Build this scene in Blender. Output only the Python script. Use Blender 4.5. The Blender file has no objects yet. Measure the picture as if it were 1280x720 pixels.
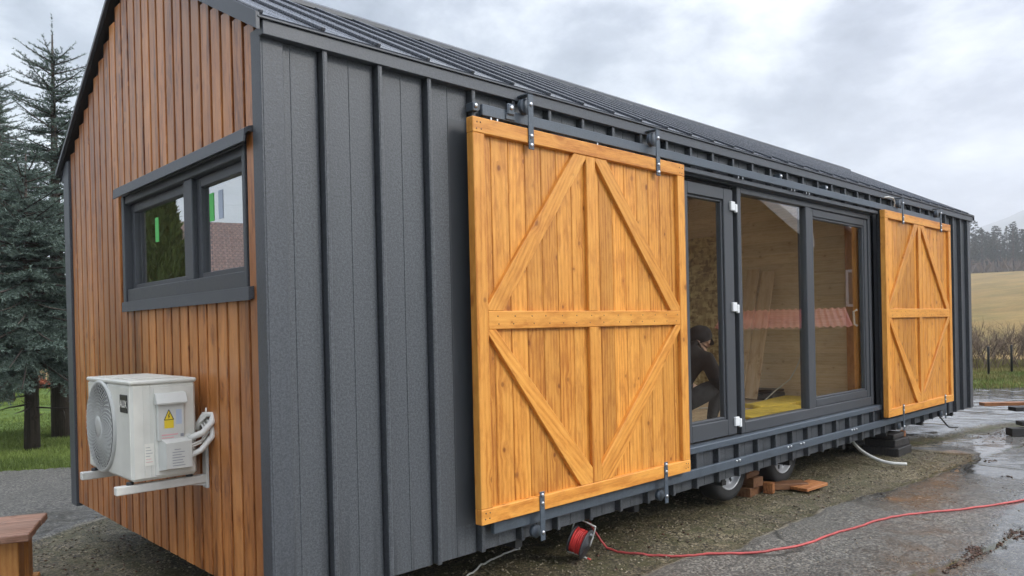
import bpy, math, random
import numpy as np
from mathutils import Vector, Matrix
R = math.radians
random.seed(7)
rng = np.random.default_rng(7)
sc = bpy.context.scene
COL = sc.collection
G = 0.27                      # height of the cabin's underside above the yard
HAZE = True

# ------------------------------------------------------------------ nodes / materials
def new_mat(name):
    m = bpy.data.materials.new(name); m.use_nodes = True
    nt = m.node_tree
    return m, nt, nt.nodes['Principled BSDF'], nt.nodes['Material Output']

def N(nt, typ, ins=None, **props):
    n = nt.nodes.new(typ)
    for k, v in props.items(): setattr(n, k, v)
    if ins:
        for k, v in ins.items():
            s = n.inputs[k]
            if isinstance(v, bpy.types.NodeSocket): nt.links.new(v, s)
            else: s.default_value = v
    return n

def c4(c): return (c[0], c[1], c[2], 1.0)

def ramp(nt, fac, stops):
    n = N(nt, 'ShaderNodeValToRGB', {'Fac': fac}); cr = n.color_ramp
    while len(cr.elements) < len(stops): cr.elements.new(0.5)
    for e, (p, c) in zip(cr.elements, stops):
        e.position = p; e.color = c4(c) if not isinstance(c, (int, float)) else (c, c, c, 1)
    return n.outputs[0]

def mixc(nt, f, a, b, mode='MIX'):
    n = nt.nodes.new('ShaderNodeMix'); n.data_type = 'RGBA'; n.blend_type = mode; n.clamp_factor = True
    for s, v in ((n.inputs[0], f), (n.inputs[6], a), (n.inputs[7], b)):
        if isinstance(v, bpy.types.NodeSocket): nt.links.new(v, s)
        elif isinstance(v, (int, float)): s.default_value = v
        else: s.default_value = c4(v)
    return n.outputs[2]

def math_(nt, op, a, b=None, c=None, clamp=False):
    n = nt.nodes.new('ShaderNodeMath'); n.operation = op; n.use_clamp = clamp
    for i, v in enumerate((a, b, c)):
        if v is None: continue
        if isinstance(v, bpy.types.NodeSocket): nt.links.new(v, n.inputs[i])
        else: n.inputs[i].default_value = v
    return n.outputs[0]

def bump(nt, bsdf, h, strength=0.3, dist=0.01):
    b = N(nt, 'ShaderNodeBump', {'Height': h, 'Strength': strength, 'Distance': dist})
    nt.links.new(b.outputs[0], bsdf.inputs['Normal'])

def attr(nt, name, out='Fac'):
    return N(nt, 'ShaderNodeAttribute', attribute_name=name).outputs[out]

def noise(nt, vec, scale, detail=4, rough=0.55, dist=0.0):
    return N(nt, 'ShaderNodeTexNoise', {'Vector': vec, 'Scale': scale, 'Detail': detail, 'Roughness': rough, 'Distortion': dist}).outputs[0]

def mapped(nt, vec, scale=(1, 1, 1), loc=(0, 0, 0), rot=(0, 0, 0)):
    return N(nt, 'ShaderNodeMapping', {'Vector': vec, 'Scale': scale, 'Location': loc, 'Rotation': rot}).outputs[0]

def plain(name, col, rough=0.5, metal=0.0, var=0.12, scale=6.0, spec=0.5, bumps=0.0, bscale=60):
    m, nt, b, _ = new_mat(name)
    tc = N(nt, 'ShaderNodeTexCoord').outputs['Object']
    n = noise(nt, tc, scale, 5)
    dark = [c * (1 - var) for c in col]; lite = [min(1, c * (1 + var)) for c in col]
    nt.links.new(ramp(nt, n, [(0.3, dark), (0.7, lite)]), b.inputs['Base Color'])
    b.inputs['Roughness'].default_value = rough; b.inputs['Metallic'].default_value = metal
    b.inputs['Specular IOR Level'].default_value = spec
    if bumps: bump(nt, b, noise(nt, tc, bscale, 3), bumps, 0.004)
    return m

def wood(name, a, b_, dark, rough=0.5, knots=1.0, var=0.25, spec=0.4, grainmix=1.0, stops=(0.36, 0.47, 0.62), stain=None):
    m, nt, b, _ = new_mat(name)
    g = attr(nt, 'grain', 'Vector'); rn = attr(nt, 'rnd')
    sg = N(nt, 'ShaderNodeSeparateXYZ', {0: g})
    fc = N(nt, 'ShaderNodeCombineXYZ', {0: sg.outputs[0], 1: math_(nt, 'ADD', sg.outputs[1], sg.outputs[2]), 2: 0.0}).outputs[0]
    kv = N(nt, 'ShaderNodeTexVoronoi', {'Vector': mapped(nt, fc, (1.0, 1.25, 1.0)), 'Scale': 4.9, 'Randomness': 1.0}, voronoi_dimensions='2D')
    kc = N(nt, 'ShaderNodeSeparateColor', {0: kv.outputs['Color']}); ksel = ramp(nt, kc.outputs[0], [(0.52, 0.0), (0.85, 1.0)])
    kn = math_(nt, 'DIVIDE', math_(nt, 'ADD', kv.outputs['Distance'], math_(nt, 'MULTIPLY', math_(nt, 'SUBTRACT', noise(nt, fc, 22, 2), 0.5), 0.06)), math_(nt, 'ADD', math_(nt, 'MULTIPLY', kc.outputs[1], 1.3), 0.45))
    khalo = math_(nt, 'MULTIPLY', ramp(nt, kn, [(0.06, 1.0), (0.24, 0.0)]), ksel)
    kmask = math_(nt, 'MULTIPLY', ramp(nt, kn, [(0.035, 1.0), (0.075, 0.0)]), ksel)
    # the grain bends round the knots
    warp = N(nt, 'ShaderNodeCombineXYZ', {0: 0.0, 1: math_(nt, 'MULTIPLY', khalo, 0.022), 2: 0.0}).outputs[0]
    g2 = N(nt, 'ShaderNodeVectorMath', {0: g, 1: warp}, operation='ADD').outputs[0]
    big = noise(nt, mapped(nt, g2, (0.55, 5.5, 5.5)), 1.0, 3, 0.55, 0.8)
    rings = N(nt, 'ShaderNodeTexWave', {'Vector': mapped(nt, g2, (0.5, 9, 9)), 'Scale': 1.1, 'Distortion': 9.0, 'Detail': 3.0, 'Detail Scale': 0.8}, wave_type='BANDS', bands_direction='Y').outputs['Fac']
    fine = noise(nt, mapped(nt, g2, (4, 150, 150)), 1.0, 3, 0.6)
    mid = noise(nt, mapped(nt, g2, (7, 42, 42)), 1.0, 4, 0.7)
    f = math_(nt, 'ADD', math_(nt, 'MULTIPLY', mid, 0.36), math_(nt, 'MULTIPLY', big, 0.36)); f = math_(nt, 'ADD', f, math_(nt, 'ADD', math_(nt, 'MULTIPLY', rings, 0.10), math_(nt, 'MULTIPLY', fine, 0.18)))
    col = ramp(nt, f, [(stops[0], dark), (stops[1], b_), (stops[2], a)])
    col = mixc(nt, grainmix, b_, col)
    col = mixc(nt, math_(nt, 'MULTIPLY', khalo, 0.45 * knots), col, [c * q for c, q in zip(b_, (0.62, 0.48, 0.4))])
    col = mixc(nt, math_(nt, 'MULTIPLY', kmask, 0.85 * knots), col, [c * q for c, q in zip(b_, (0.30, 0.2, 0.15))])
    bl = noise(nt, mapped(nt, g, (5.0, 16, 16)), 1.0, 4, 0.62)
    col = mixc(nt, math_(nt, 'MULTIPLY', ramp(nt, bl, [(0.50, 0.0), (0.66, 1.0)]), 0.55 * min(1.0, knots)), col, [c * q for c, q in zip(b_, (0.6, 0.46, 0.36))])
    # plank-to-plank difference
    v = math_(nt, 'ADD', math_(nt, 'MULTIPLY', rn, 2 * var), 1.0 - var)
    vc = N(nt, 'ShaderNodeCombineColor', {0: v, 1: v, 2: v}).outputs[0]
    col = mixc(nt, 1.0, col, vc, 'MULTIPLY')
    if stain:
        tc = N(nt, 'ShaderNodeTexCoord').outputs['Object']
        sn = noise(nt, mapped(nt, tc, (2.2, 2.2, 0.55)), 1.0, 6, 0.65)
        col = mixc(nt, ramp(nt, sn, [(0.42, 0.0), (0.68, 0.75)]), col, stain)
    nt.links.new(col, b.inputs['Base Color'])
    rr = math_(nt, 'ADD', math_(nt, 'MULTIPLY', fine, 0.25), rough - 0.12)
    nt.links.new(rr, b.inputs['Roughness'])
    b.inputs['Specular IOR Level'].default_value = spec
    bump(nt, b, math_(nt, 'ADD', fine, math_(nt, 'MULTIPLY', kmask, 0.6)), 0.25, 0.002)
    return m

def coated_metal(name, base, rough=0.42, drops=0.0, speckle_gap=None, spec=0.5):
    m, nt, b, _ = new_mat(name)
    geo = N(nt, 'ShaderNodeNewGeometry').outputs['Position']
    big = noise(nt, mapped(nt, geo, (1.2, 1.2, 0.5)), 1.3, 5, 0.6)
    col = ramp(nt, big, [(0.3, [c * 0.88 for c in base]), (0.7, [c * 1.12 for c in base])])
    rgh = math_(nt, 'ADD', math_(nt, 'MULTIPLY', big, 0.16), rough - 0.08)
    if drops:
        d1 = noise(nt, geo, 80.0, 3, 0.7)
        d2 = noise(nt, geo, 150.0, 1, 0.5)
        dd = math_(nt, 'ADD', math_(nt, 'MULTIPLY', d1, 0.65), math_(nt, 'MULTIPLY', d2, 0.35))
        mask = ramp(nt, dd, [(0.42, 0.0), (0.60, 1.0)])
        runs = ramp(nt, noise(nt, mapped(nt, geo, (34, 34, 1.1)), 1.0, 3, 0.5), [(0.52, 0.0), (0.62, 1.0)])
        sep = N(nt, 'ShaderNodeSeparateXYZ', {0: geo})
        low = ramp(nt, sep.outputs[2], [(0.25, 1.0), (0.75, 0.0)])
        runs = math_(nt, 'MULTIPLY', runs, math_(nt, 'MULTIPLY', low, 0.6))
        mask = math_(nt, 'SUBTRACT', mask, math_(nt, 'MULTIPLY', runs, 0.7), clamp=True)
        if speckle_gap:
            x0, x1, z0, z1 = speckle_gap
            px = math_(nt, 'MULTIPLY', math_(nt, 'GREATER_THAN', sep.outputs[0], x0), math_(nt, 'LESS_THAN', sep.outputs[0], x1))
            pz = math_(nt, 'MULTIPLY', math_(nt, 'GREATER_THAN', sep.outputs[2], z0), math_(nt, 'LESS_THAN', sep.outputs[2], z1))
            dry = math_(nt, 'MULTIPLY', px, pz)  # droplet speckle is left out inside this rectangle, so the tone stays darker
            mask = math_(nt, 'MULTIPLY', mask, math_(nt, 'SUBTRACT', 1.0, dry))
        lite = [min(1, c * (1 + 1.5 * drops)) for c in base]
        col = mixc(nt, mask, col, lite)
        col = mixc(nt, math_(nt, 'MULTIPLY', runs, 0.4), col, [c * 0.7 for c in base])
        rgh = math_(nt, 'ADD', rgh, math_(nt, 'MULTIPLY', mask, 0.12))
        bump(nt, b, mask, 0.25 * drops, 0.003)
    nt.links.new(col, b.inputs['Base Color']); nt.links.new(rgh, b.inputs['Roughness'])
    b.inputs['Specular IOR Level'].default_value = spec
    return m

def glass_mat(name, f0=0.08, tint=(0.93, 0.95, 0.94), wet=0.0):
    m, nt, b, out = new_mat(name); nt.nodes.remove(b)
    lw = N(nt, 'ShaderNodeLayerWeight', {'Blend': 0.5}).outputs['Facing']
    p5 = math_(nt, 'POWER', lw, 4.6)
    f = math_(nt, 'ADD', math_(nt, 'MULTIPLY', p5, 1 - f0), f0)
    bf = N(nt, 'ShaderNodeNewGeometry').outputs['Backfacing']
    f = math_(nt, 'MULTIPLY', f, math_(nt, 'SUBTRACT', 1.0, bf))
    tr = N(nt, 'ShaderNodeBsdfTransparent', {'Color': c4(tint)})
    gl = N(nt, 'ShaderNodeBsdfGlossy', {'Color': (1, 1, 1, 1), 'Roughness': 0.0})
    geo = N(nt, 'ShaderNodeNewGeometry').outputs['Position']
    bm_ = N(nt, 'ShaderNodeBump', {'Height': noise(nt, geo, 2.0, 2), 'Strength': 0.012, 'Distance': 0.02})
    nt.links.new(bm_.outputs[0], gl.inputs['Normal'])
    mx = N(nt, 'ShaderNodeMixShader', {0: f, 1: tr.outputs[0], 2: gl.outputs[0]})
    nt.links.new(mx.outputs[0], out.inputs['Surface'])
    return m

def leafy(name, a, b_, rough=0.6):
    m, nt, b, _ = new_mat(name)
    rn = attr(nt, 'rnd')
    nt.links.new(ramp(nt, rn, [(0.0, a), (1.0, b_)]), b.inputs['Base Color'])
    b.inputs['Roughness'].default_value = rough; b.inputs['Specular IOR Level'].default_value = 0.25
    return m

# ------------------------------------------------------------------ mesh builder
WLOC = {}
def wloc(o): return WLOC.get(o.name, Vector((0, 0, 0)))

def link(o, parent, wl):
    COL.objects.link(o); wl = Vector(wl); WLOC[o.name] = wl
    if parent is not None:
        o.parent = parent; o.location = wl - wloc(parent)
    else: o.location = wl
    return o

def tag(o, label=None, cat=None, group=None, kind=None):
    if label: o['label'] = label
    if cat: o['category'] = cat
    if group: o['group'] = group
    if kind: o['kind'] = kind
    return o

def thing(name, label, cat, loc=(0, 0, 0), group=None):
    o = bpy.data.objects.new(name, None); o.empty_display_size = 0.2
    link(o, None, loc); return tag(o, label, cat, group)

def tri_mesh(name, V, F_idx, F_len, mats, smooth=False, rnd=None, grain=None, mi=None, extra=None):
    me = bpy.data.meshes.new(name)
    V = np.asarray(V, np.float32); F_idx = np.asarray(F_idx, np.int32); F_len = np.asarray(F_len, np.int32)
    me.vertices.add(len(V)); me.vertices.foreach_set('co', V.ravel())
    me.loops.add(len(F_idx)); me.loops.foreach_set('vertex_index', F_idx)
    me.polygons.add(len(F_len)); st = np.zeros(len(F_len), np.int32); st[1:] = np.cumsum(F_len)[:-1]
    me.polygons.foreach_set('loop_start', st); me.polygons.foreach_set('loop_total', F_len)
    if mi is not None: me.polygons.foreach_set('material_index', np.asarray(mi, np.int32))
    if smooth: me.polygons.foreach_set('use_smooth', np.ones(len(F_len), bool))
    for m in (mats if isinstance(mats, (list, tuple)) else [mats]): me.materials.append(m)
    if rnd is not None:
        a = me.attributes.new('rnd', 'FLOAT', 'POINT'); a.data.foreach_set('value', np.asarray(rnd, np.float32))
    if grain is not None:
        a = me.attributes.new('grain', 'FLOAT_VECTOR', 'POINT'); a.data.foreach_set('vector', np.asarray(grain, np.float32).ravel())
    for k, v in (extra or {}).items():
        a = me.attributes.new(k, 'FLOAT', 'POINT'); a.data.foreach_set('value', np.asarray(v, np.float32))
    me.update(calc_edges=True); me.validate()
    return me

X_, Y_, Z_ = Vector((1, 0, 0)), Vector((0, 1, 0)), Vector((0, 0, 1))

class MB:
    def __init__(s, dz=0.0):
        s.V, s.F, s.MI, s.GR, s.RN, s.SM = [], [], [], [], [], []; s.dz = dz
    def _add(s, vs, fs, mi=0, along=X_, cross=Y_, rnd=None, sm=False):
        b = len(s.V); rnd = random.random() if rnd is None else rnd
        off = Vector((random.uniform(0, 40), random.uniform(0, 40), random.uniform(0, 40)))
        third = along.cross(cross)
        for v in vs:
            v = Vector(v)
            s.GR.append((v.dot(along) + off.x, v.dot(cross) + off.y, v.dot(third) + off.z)); s.RN.append(rnd)
            s.V.append((v.x, v.y, v.z + s.dz))
        for f in fs: s.F.append([b + i for i in f]); s.MI.append(mi); s.SM.append(sm)
    def cbox(s, c, half, axes=None, ch=0.0, mi=0, along=None, rnd=None):
        c = Vector(c); ax = axes or (X_, Y_, Z_); h = half
        if along is None: along = max(range(3), key=lambda i: h[i])
        A = ax[along]; Cx = ax[(along + 1) % 3]
        if ch <= 0:
            vs = [c + ax[0] * (sx * h[0]) + ax[1] * (sy * h[1]) + ax[2] * (sz * h[2]) for sx in (-1, 1) for sy in (-1, 1) for sz in (-1, 1)]
            fs = [(0, 1, 3, 2), (4, 6, 7, 5), (0, 4, 5, 1), (2, 3, 7, 6), (0, 2, 6, 4), (1, 5, 7, 3)]
            if ax[0].cross(ax[1]).dot(ax[2]) < 0: fs = [f[::-1] for f in fs]
            s._add(vs, fs, mi, A, Cx, rnd); return
        ch = min(ch, min(h) * 0.9)
        vs, ix = [], {}
        for sx in (-1, 1):
            for sy in (-1, 1):
                for sz in (-1, 1):
                    for k in range(3):
                        d = [h[0] - ch, h[1] - ch, h[2] - ch]; d[k] = h[k]
                        ix[(sx, sy, sz, k)] = len(vs)
                        vs.append(c + ax[0] * (sx * d[0]) + ax[1] * (sy * d[1]) + ax[2] * (sz * d[2]))
        fs = []
        def q(keys, nrm):
            f = [ix[k] for k in keys]
            n = (vs[f[1]] - vs[f[0]]).cross(vs[f[2]] - vs[f[0]])
            fs.append(f if n.dot(nrm) > 0 else f[::-1])
        for k in range(3):
            i, j = [t for t in range(3) if t != k]
            for sg in (-1, 1):
                ks = []
                for a, b in ((-1, -1), (1, -1), (1, 1), (-1, 1)):
                    t = [0, 0, 0]; t[k] = sg; t[i] = a; t[j] = b; ks.append((t[0], t[1], t[2], k))
                q(ks, ax[k] * sg)
            for a in (-1, 1):
                for b in (-1, 1):
                    t0 = [0, 0, 0]; t1 = [0, 0, 0]; t0[i] = t1[i] = a; t0[j] = t1[j] = b; t0[k] = -1; t1[k] = 1
                    q([(*t0, i), (*t1, i), (*t1, j), (*t0, j)], ax[i] * a + ax[j] * b)
        for sx in (-1, 1):
            for sy in (-1, 1):
                for sz in (-1, 1):
                    q([(sx, sy, sz, 0), (sx, sy, sz, 1), (sx, sy, sz, 2)], ax[0] * sx + ax[1] * sy + ax[2] * sz)
        s._add(vs, fs, mi, A, Cx, rnd)
    def box(s, lo, hi, ch=0.0, mi=0, along=None, rnd=None):
        c = [(a + b) / 2 for a, b in zip(lo, hi)]; h = [abs(b - a) / 2 for a, b in zip(lo, hi)]
        s.cbox(c, h, None, ch, mi, along, rnd)
    def beam(s, p0, p1, w, t, up=Z_, ch=0.0, mi=0, rnd=None):
        p0, p1 = Vector(p0), Vector(p1); d = (p1 - p0); L = d.length; d.normalize()
        sd = d.cross(Vector(up)).normalized(); u = sd.cross(d)
        s.cbox((p0 + p1) / 2, (L / 2, w / 2, t / 2), (d, sd, u), ch, mi, 0, rnd)
    def prism(s, poly, y0, y1, ch=0.0, mi=0, along=None, rnd=None, axes=(X_, Z_, Y_)):
        """poly in (a0,a1) plane, extruded along third axis from y0 (front, visible) to y1"""
        a0, a1, a2 = [Vector(a) for a in axes]; n = len(poly)
        area = sum(poly[i][0] * poly[(i + 1) % n][1] - poly[(i + 1) % n][0] * poly[i][1] for i in range(n))
        P = list(poly) if area > 0 else list(poly)[::-1]
        def inset(P, d):
            out = []
            for i in range(n):
                p, c, q = Vector(P[i - 1]), Vector(P[i]), Vector(P[(i + 1) % n])
                e1 = (c - p).normalized(); e2 = (q - c).normalized()
                n1 = Vector((-e1.y, e1.x)); n2 = Vector((-e2.y, e2.x)); m = (n1 + n2); m = m / max(1e-6, m.dot(n1))
                out.append(c + m * d)
            return out
        lay = []
        if ch > 0:
            sg = 1 if y1 > y0 else -1
            lay.append((inset(P, ch), y0)); lay.append((P, y0 + sg * ch))
        else: lay.append((P, y0))
        lay.append((P, y1))
        vs = [a0 * p[0] + a1 * p[1] + a2 * y for L, y in lay for p in L]
        fs = [tuple(range(n))]
        for l in range(len(lay) - 1):
            for i in range(n): fs.append((l * n + i, (l + 1) * n + i, (l + 1) * n + (i + 1) % n, l * n + (i + 1) % n))
        fs.append(tuple(reversed(range((len(lay) - 1) * n, len(lay) * n))))
        # orientation check
        nf = (vs[1] - vs[0]).cross(vs[2] - vs[1]); want = a2 * (y0 - y1)
        if nf.dot(want) < 0: fs = [f[::-1] for f in fs]
        if along is None: al, cr = a1, a0
        else:
            al = (a0 * along[0] + a1 * along[1]).normalized(); cr = a2.cross(al)
        s._add(vs, fs, mi, al, cr, rnd)
    def tube(s, pts, r, n=8, mi=0, caps=True, rnd=None, sm=True):
        pts = [Vector(p) for p in pts]; rs = r if isinstance(r, (list, tuple)) else [r] * len(pts)
        vs, fs = [], []; prev = None
        for i, p in enumerate(pts):
            t = (pts[min(i + 1, len(pts) - 1)] - pts[max(i - 1, 0)]).normalized()
            if prev is None:
                a = Z_ if abs(t.z) < 0.9 else X_; u = t.cross(a).normalized()
            else: u = (prev - t * prev.dot(t)).normalized()
            prev = u; w = t.cross(u)
            for k in range(n):
                an = 2 * math.pi * k / n; vs.append(p + (u * math.cos(an) + w * math.sin(an)) * rs[i])
        for i in range(len(pts) - 1):
            for k in range(n): fs.append((i * n + k, i * n + (k + 1) % n, (i + 1) * n + (k + 1) % n, (i + 1) * n + k))
        al = (pts[-1] - pts[0]); al = al.normalized() if al.length > 1e-6 else X_
        cr = al.orthogonal().normalized()
        s._add(vs, fs, mi, al, cr, rnd, sm)
        if caps:
            m = len(pts) - 1
            b = len(s.V) - len(vs)
            s.F.append([b + k for k in reversed(range(n))]); s.MI.append(mi); s.SM.append(False)
            s.F.append([b + m * n + k for k in range(n)]); s.MI.append(mi); s.SM.append(False)
    def lathe(s, c, axis, prof, n=28, mi=0, sm=True):
        """prof = [(offset along axis, radius)]"""
        c, a = Vector(c), Vector(axis).normalized(); u = a.orthogonal().normalized(); w = a.cross(u)
        vs = [c + a * o + (u * math.cos(2 * math.pi * k / n) + w * math.sin(2 * math.pi * k / n)) * r for o, r in prof for k in range(n)]
        fs = [(i * n + k, i * n + (k + 1) % n, (i + 1) * n + (k + 1) % n, (i + 1) * n + k) for i in range(len(prof) - 1) for k in range(n)]
        s._add(vs, fs, mi, a, u, None, sm)
    def quad(s, a, b, c, d, mi=0, along=X_, cross=Z_, rnd=None): s._add([a, b, c, d], [(0, 1, 2, 3)], mi, along, cross, rnd)
    def build(s, name, mats, parent=None, kind=None, origin=None):
        V = np.array(s.V, np.float32)
        if origin is None:
            lo, hi = V.min(0), V.max(0); o_ = Vector(((lo[0] + hi[0]) / 2, (lo[1] + hi[1]) / 2, lo[2]))
        else: o_ = Vector(origin)
        me = tri_mesh(name, V - np.array(o_, np.float32), [i for f in s.F for i in f], [len(f) for f in s.F], mats, rnd=s.RN, grain=s.GR, mi=s.MI)
        me.polygons.foreach_set('use_smooth', np.array(s.SM, bool)) if len(me.polygons) == len(s.SM) else None
        o = bpy.data.objects.new(name, me); link(o, parent, o_)
        if kind: o['kind'] = kind
        return o

def arr_obj(name, me, parent, loc=(0, 0, 0)):
    o = bpy.data.objects.new(name, me); return link(o, parent, loc)

def copy_tree(o, parent=None):
    c = o.copy(); COL.objects.link(c); c.parent = parent
    for ch in list(o.children): copy_tree(ch, c)
    return c

def text_mesh(mb, body, size, origin, right, up, depth=0.0015, mi=0, bold=0.0):
    cu = bpy.data.curves.new('lettering', 'FONT'); cu.body = body; cu.size = size; cu.offset = bold; cu.extrude = 0.0
    cu.resolution_u = 3
    ob = bpy.data.objects.new('lettering', cu); COL.objects.link(ob)
    dg = bpy.context.evaluated_depsgraph_get(); me = bpy.data.meshes.new_from_object(ob.evaluated_get(dg))
    right, up, origin = Vector(right), Vector(up), Vector(origin); nrm = right.cross(up)
    vs = [origin + right * v.co.x + up * v.co.y + nrm * depth for v in me.vertices]
    mb._add(vs, [tuple(p.vertices) for p in me.polygons], mi)
    bpy.data.objects.remove(ob); bpy.data.curves.remove(cu); bpy.data.meshes.remove(me)

# ------------------------------------------------------------------ noise for meshes
def vnoise(x, y, seed=0):
    xi, yi = np.floor(x).astype(np.int64), np.floor(y).astype(np.int64); fx, fy = x - xi, y - yi
    fx = fx * fx * (3 - 2 * fx); fy = fy * fy * (3 - 2 * fy)
    def h(a, b):
        n = (a * 374761393 + b * 668265263 + seed * 1442695041) & 0x7fffffff
        n = ((n ^ (n >> 13)) * 1274126177) & 0x7fffffff
        return ((n ^ (n >> 16)) & 0xffff) / 65535.0
    return (h(xi, yi) * (1 - fx) + h(xi + 1, yi) * fx) * (1 - fy) + (h(xi, yi + 1) * (1 - fx) + h(xi + 1, yi + 1) * fx) * fy
def fbm(x, y, sc_, oct_=4, seed=0):
    s, a, t = 0, 0.5, 0
    for i in range(oct_):
        s = s + a * vnoise(x * sc_, y * sc_, seed + i * 17); t += a; a *= 0.55; sc_ *= 2.03
    return s / t
def inside(px, py, poly):
    r = np.zeros(px.shape, bool); n = len(poly)
    for i in range(n):
        x0, y0 = poly[i]; x1, y1 = poly[(i + 1) % n]
        c = ((y0 > py) != (y1 > py)) & (px < (x1 - x0) * (py - y0) / (y1 - y0 + 1e-12) + x0); r ^= c
    return r
def seg_dist(px, py, pts):
    d = np.full(px.shape, 1e9)
    for (x0, y0), (x1, y1) in zip(pts[:-1], pts[1:]):
        dx, dy = x1 - x0, y1 - y0; t = np.clip(((px - x0) * dx + (py - y0) * dy) / (dx * dx + dy * dy), 0, 1)
        d = np.minimum(d, np.hypot(px - x0 - t * dx, py - y0 - t * dy))
    return d
def poly_sd(px, py, poly):
    d = seg_dist(px, py, list(poly) + [poly[0]]); return np.where(inside(px, py, poly), d, -d)

# ------------------------------------------------------------------ materials
M = {}
M['door'] = wood('amber_stained_pine', (0.70, 0.325, 0.064), (0.58, 0.240, 0.039), (0.38, 0.122, 0.014), 0.42, 1.0, 0.20)
M['door_frame'] = wood('amber_stained_frame', (0.72, 0.340, 0.068), (0.63, 0.264, 0.045), (0.45, 0.150, 0.018), 0.42, 0.8, 0.10)
M['batten'] = wood('brown_oiled_batten', (0.58, 0.245, 0.075), (0.45, 0.165, 0.042), (0.15, 0.045, 0.009), 0.36, 0.5, 0.14, spec=0.65, stops=(0.39, 0.47, 0.59), stain=(0.21, 0.072, 0.020))
M['batten_back'] = wood('rust_brown_backing', (0.11, 0.027, 0.004), (0.08, 0.019, 0.003), (0.035, 0.008, 0.002), 0.6, 0.2, 0.1)
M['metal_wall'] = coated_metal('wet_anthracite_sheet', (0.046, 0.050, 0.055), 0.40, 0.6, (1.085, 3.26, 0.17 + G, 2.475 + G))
M['metal'] = coated_metal('anthracite_trim', (0.052, 0.057, 0.065), 0.38, 0.3)
M['corner'] = coated_metal('wet_corner_sheet', (0.044, 0.048, 0.054), 0.40, 0.5)
M['soffit'] = plain('soffit_shade_black', (0.010, 0.011, 0.012), 0.6)  # shade under the roof overhang is put into this near-black base colour
M['metal_track'] = coated_metal('slate_blue_track', (0.060, 0.075, 0.092), 0.34, 0.2)
M['roof'] = coated_metal('wet_roof_sheet', (0.050, 0.055, 0.066), 0.22, 0.15)
M['frame'] = coated_metal('anthracite_window_frame', (0.050, 0.054, 0.060), 0.40, 0.15)
M['dark'] = plain('dark_recess', (0.012, 0.012, 0.013), 0.7)
M['steel'] = plain('dark_chassis_steel', (0.02, 0.02, 0.021), 0.55)
M['zinc'] = plain('zinc_bolt', (0.55, 0.56, 0.57), 0.3, 1.0)
M['white_plastic'] = plain('white_plastic', (0.72, 0.73, 0.73), 0.35, var=0.05)
M['ac'] = plain('off_white_enamel', (0.62, 0.61, 0.55), 0.38, var=0.07, scale=9)
M['ac2'] = plain('pale_grey_enamel', (0.56, 0.56, 0.52), 0.4, var=0.06, scale=9)
M['galv'] = plain('pale_painted_steel', (0.55, 0.54, 0.50), 0.42, var=0.14, scale=12)
M['grille'] = plain('grey_grille', (0.46, 0.46, 0.43), 0.45, var=0.06)
M['black'] = plain('black_plastic', (0.015, 0.015, 0.016), 0.4)
M['rubber'] = plain('tyre_rubber', (0.018, 0.018, 0.018), 0.75, var=0.25)
M['rim'] = plain('silver_rim', (0.55, 0.56, 0.58), 0.35, 0.4)
M['red'] = plain('red_cable', (0.68, 0.050, 0.045), 0.45, var=0.2, scale=20)
M['red_cord'] = plain('faded_red_cable', (0.42, 0.065, 0.06), 0.5, var=0.25, scale=9)
M['cable_white'] = plain('white_cable', (0.66, 0.65, 0.60), 0.45, var=0.08)
M['yellow'] = plain('yellow_sticker', (0.75, 0.55, 0.03), 0.45, var=0.04)
M['green'] = plain('green_sticker', (0.10, 0.55, 0.12), 0.5, var=0.04)
M['bluegrey'] = plain('pale_blue_label', (0.42, 0.48, 0.58), 0.5, var=0.04)
M['pink'] = plain('pink_label', (0.65, 0.35, 0.35), 0.5, var=0.04)
M['ink'] = plain('grey_ink', (0.25, 0.26, 0.28), 0.6)
M['paper'] = plain('white_label', (0.72, 0.70, 0.62), 0.5, var=0.05)
M['glass'] = glass_mat('window_glass', 0.19, (0.97, 0.97, 0.95))
M['glass_clear'] = glass_mat('rear_fill_glass', 0.05, (0.97, 0.97, 0.96))
M['glass_gable'] = glass_mat('coated_window_glass', 0.55, (0.7, 0.74, 0.73))
M['ply'] = wood('plywood_lining', (0.84, 0.69, 0.49), (0.80, 0.63, 0.42), (0.70, 0.52, 0.32), 0.6, 0.5, 0.08)
M['floorwood'] = wood('rough_floor_boards', (0.56, 0.42, 0.26), (0.48, 0.34, 0.20), (0.30, 0.20, 0.11), 0.7, 0.7, 0.22)
M['pine_raw'] = wood('raw_pine', (0.74, 0.58, 0.40), (0.68, 0.50, 0.32), (0.54, 0.37, 0.21), 0.6, 0.6, 0.15)
M['stud'] = wood('orange_stud', (0.58, 0.27, 0.09), (0.50, 0.21, 0.06), (0.33, 0.12, 0.03), 0.55, 0.6, 0.15)
M['bench_post'] = wood('wet_orange_pine', (0.56, 0.27, 0.075), (0.46, 0.20, 0.05), (0.28, 0.10, 0.022), 0.5, 0.7, 0.12, stain=(0.30, 0.12, 0.03))
M['bench_top'] = wood('weathered_red_brown_board', (0.46, 0.27, 0.19), (0.36, 0.19, 0.125), (0.16, 0.075, 0.045), 0.42, 0.7, 0.2, stops=(0.40, 0.47, 0.58), stain=(0.24, 0.16, 0.12))
M['old_board'] = wood('wet_brown_board', (0.19, 0.092, 0.042), (0.13, 0.058, 0.026), (0.05, 0.022, 0.010), 0.5, 0.7, 0.3)
M['orange_board'] = wood('wet_orange_board', (0.40, 0.175, 0.066), (0.28, 0.110, 0.038), (0.13, 0.045, 0.016), 0.5, 0.7, 0.25)
M['charred'] = wood('blackened_timber', (0.035, 0.03, 0.028), (0.022, 0.02, 0.019), (0.012, 0.011, 0.01), 0.6, 0.3, 0.3)
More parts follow.
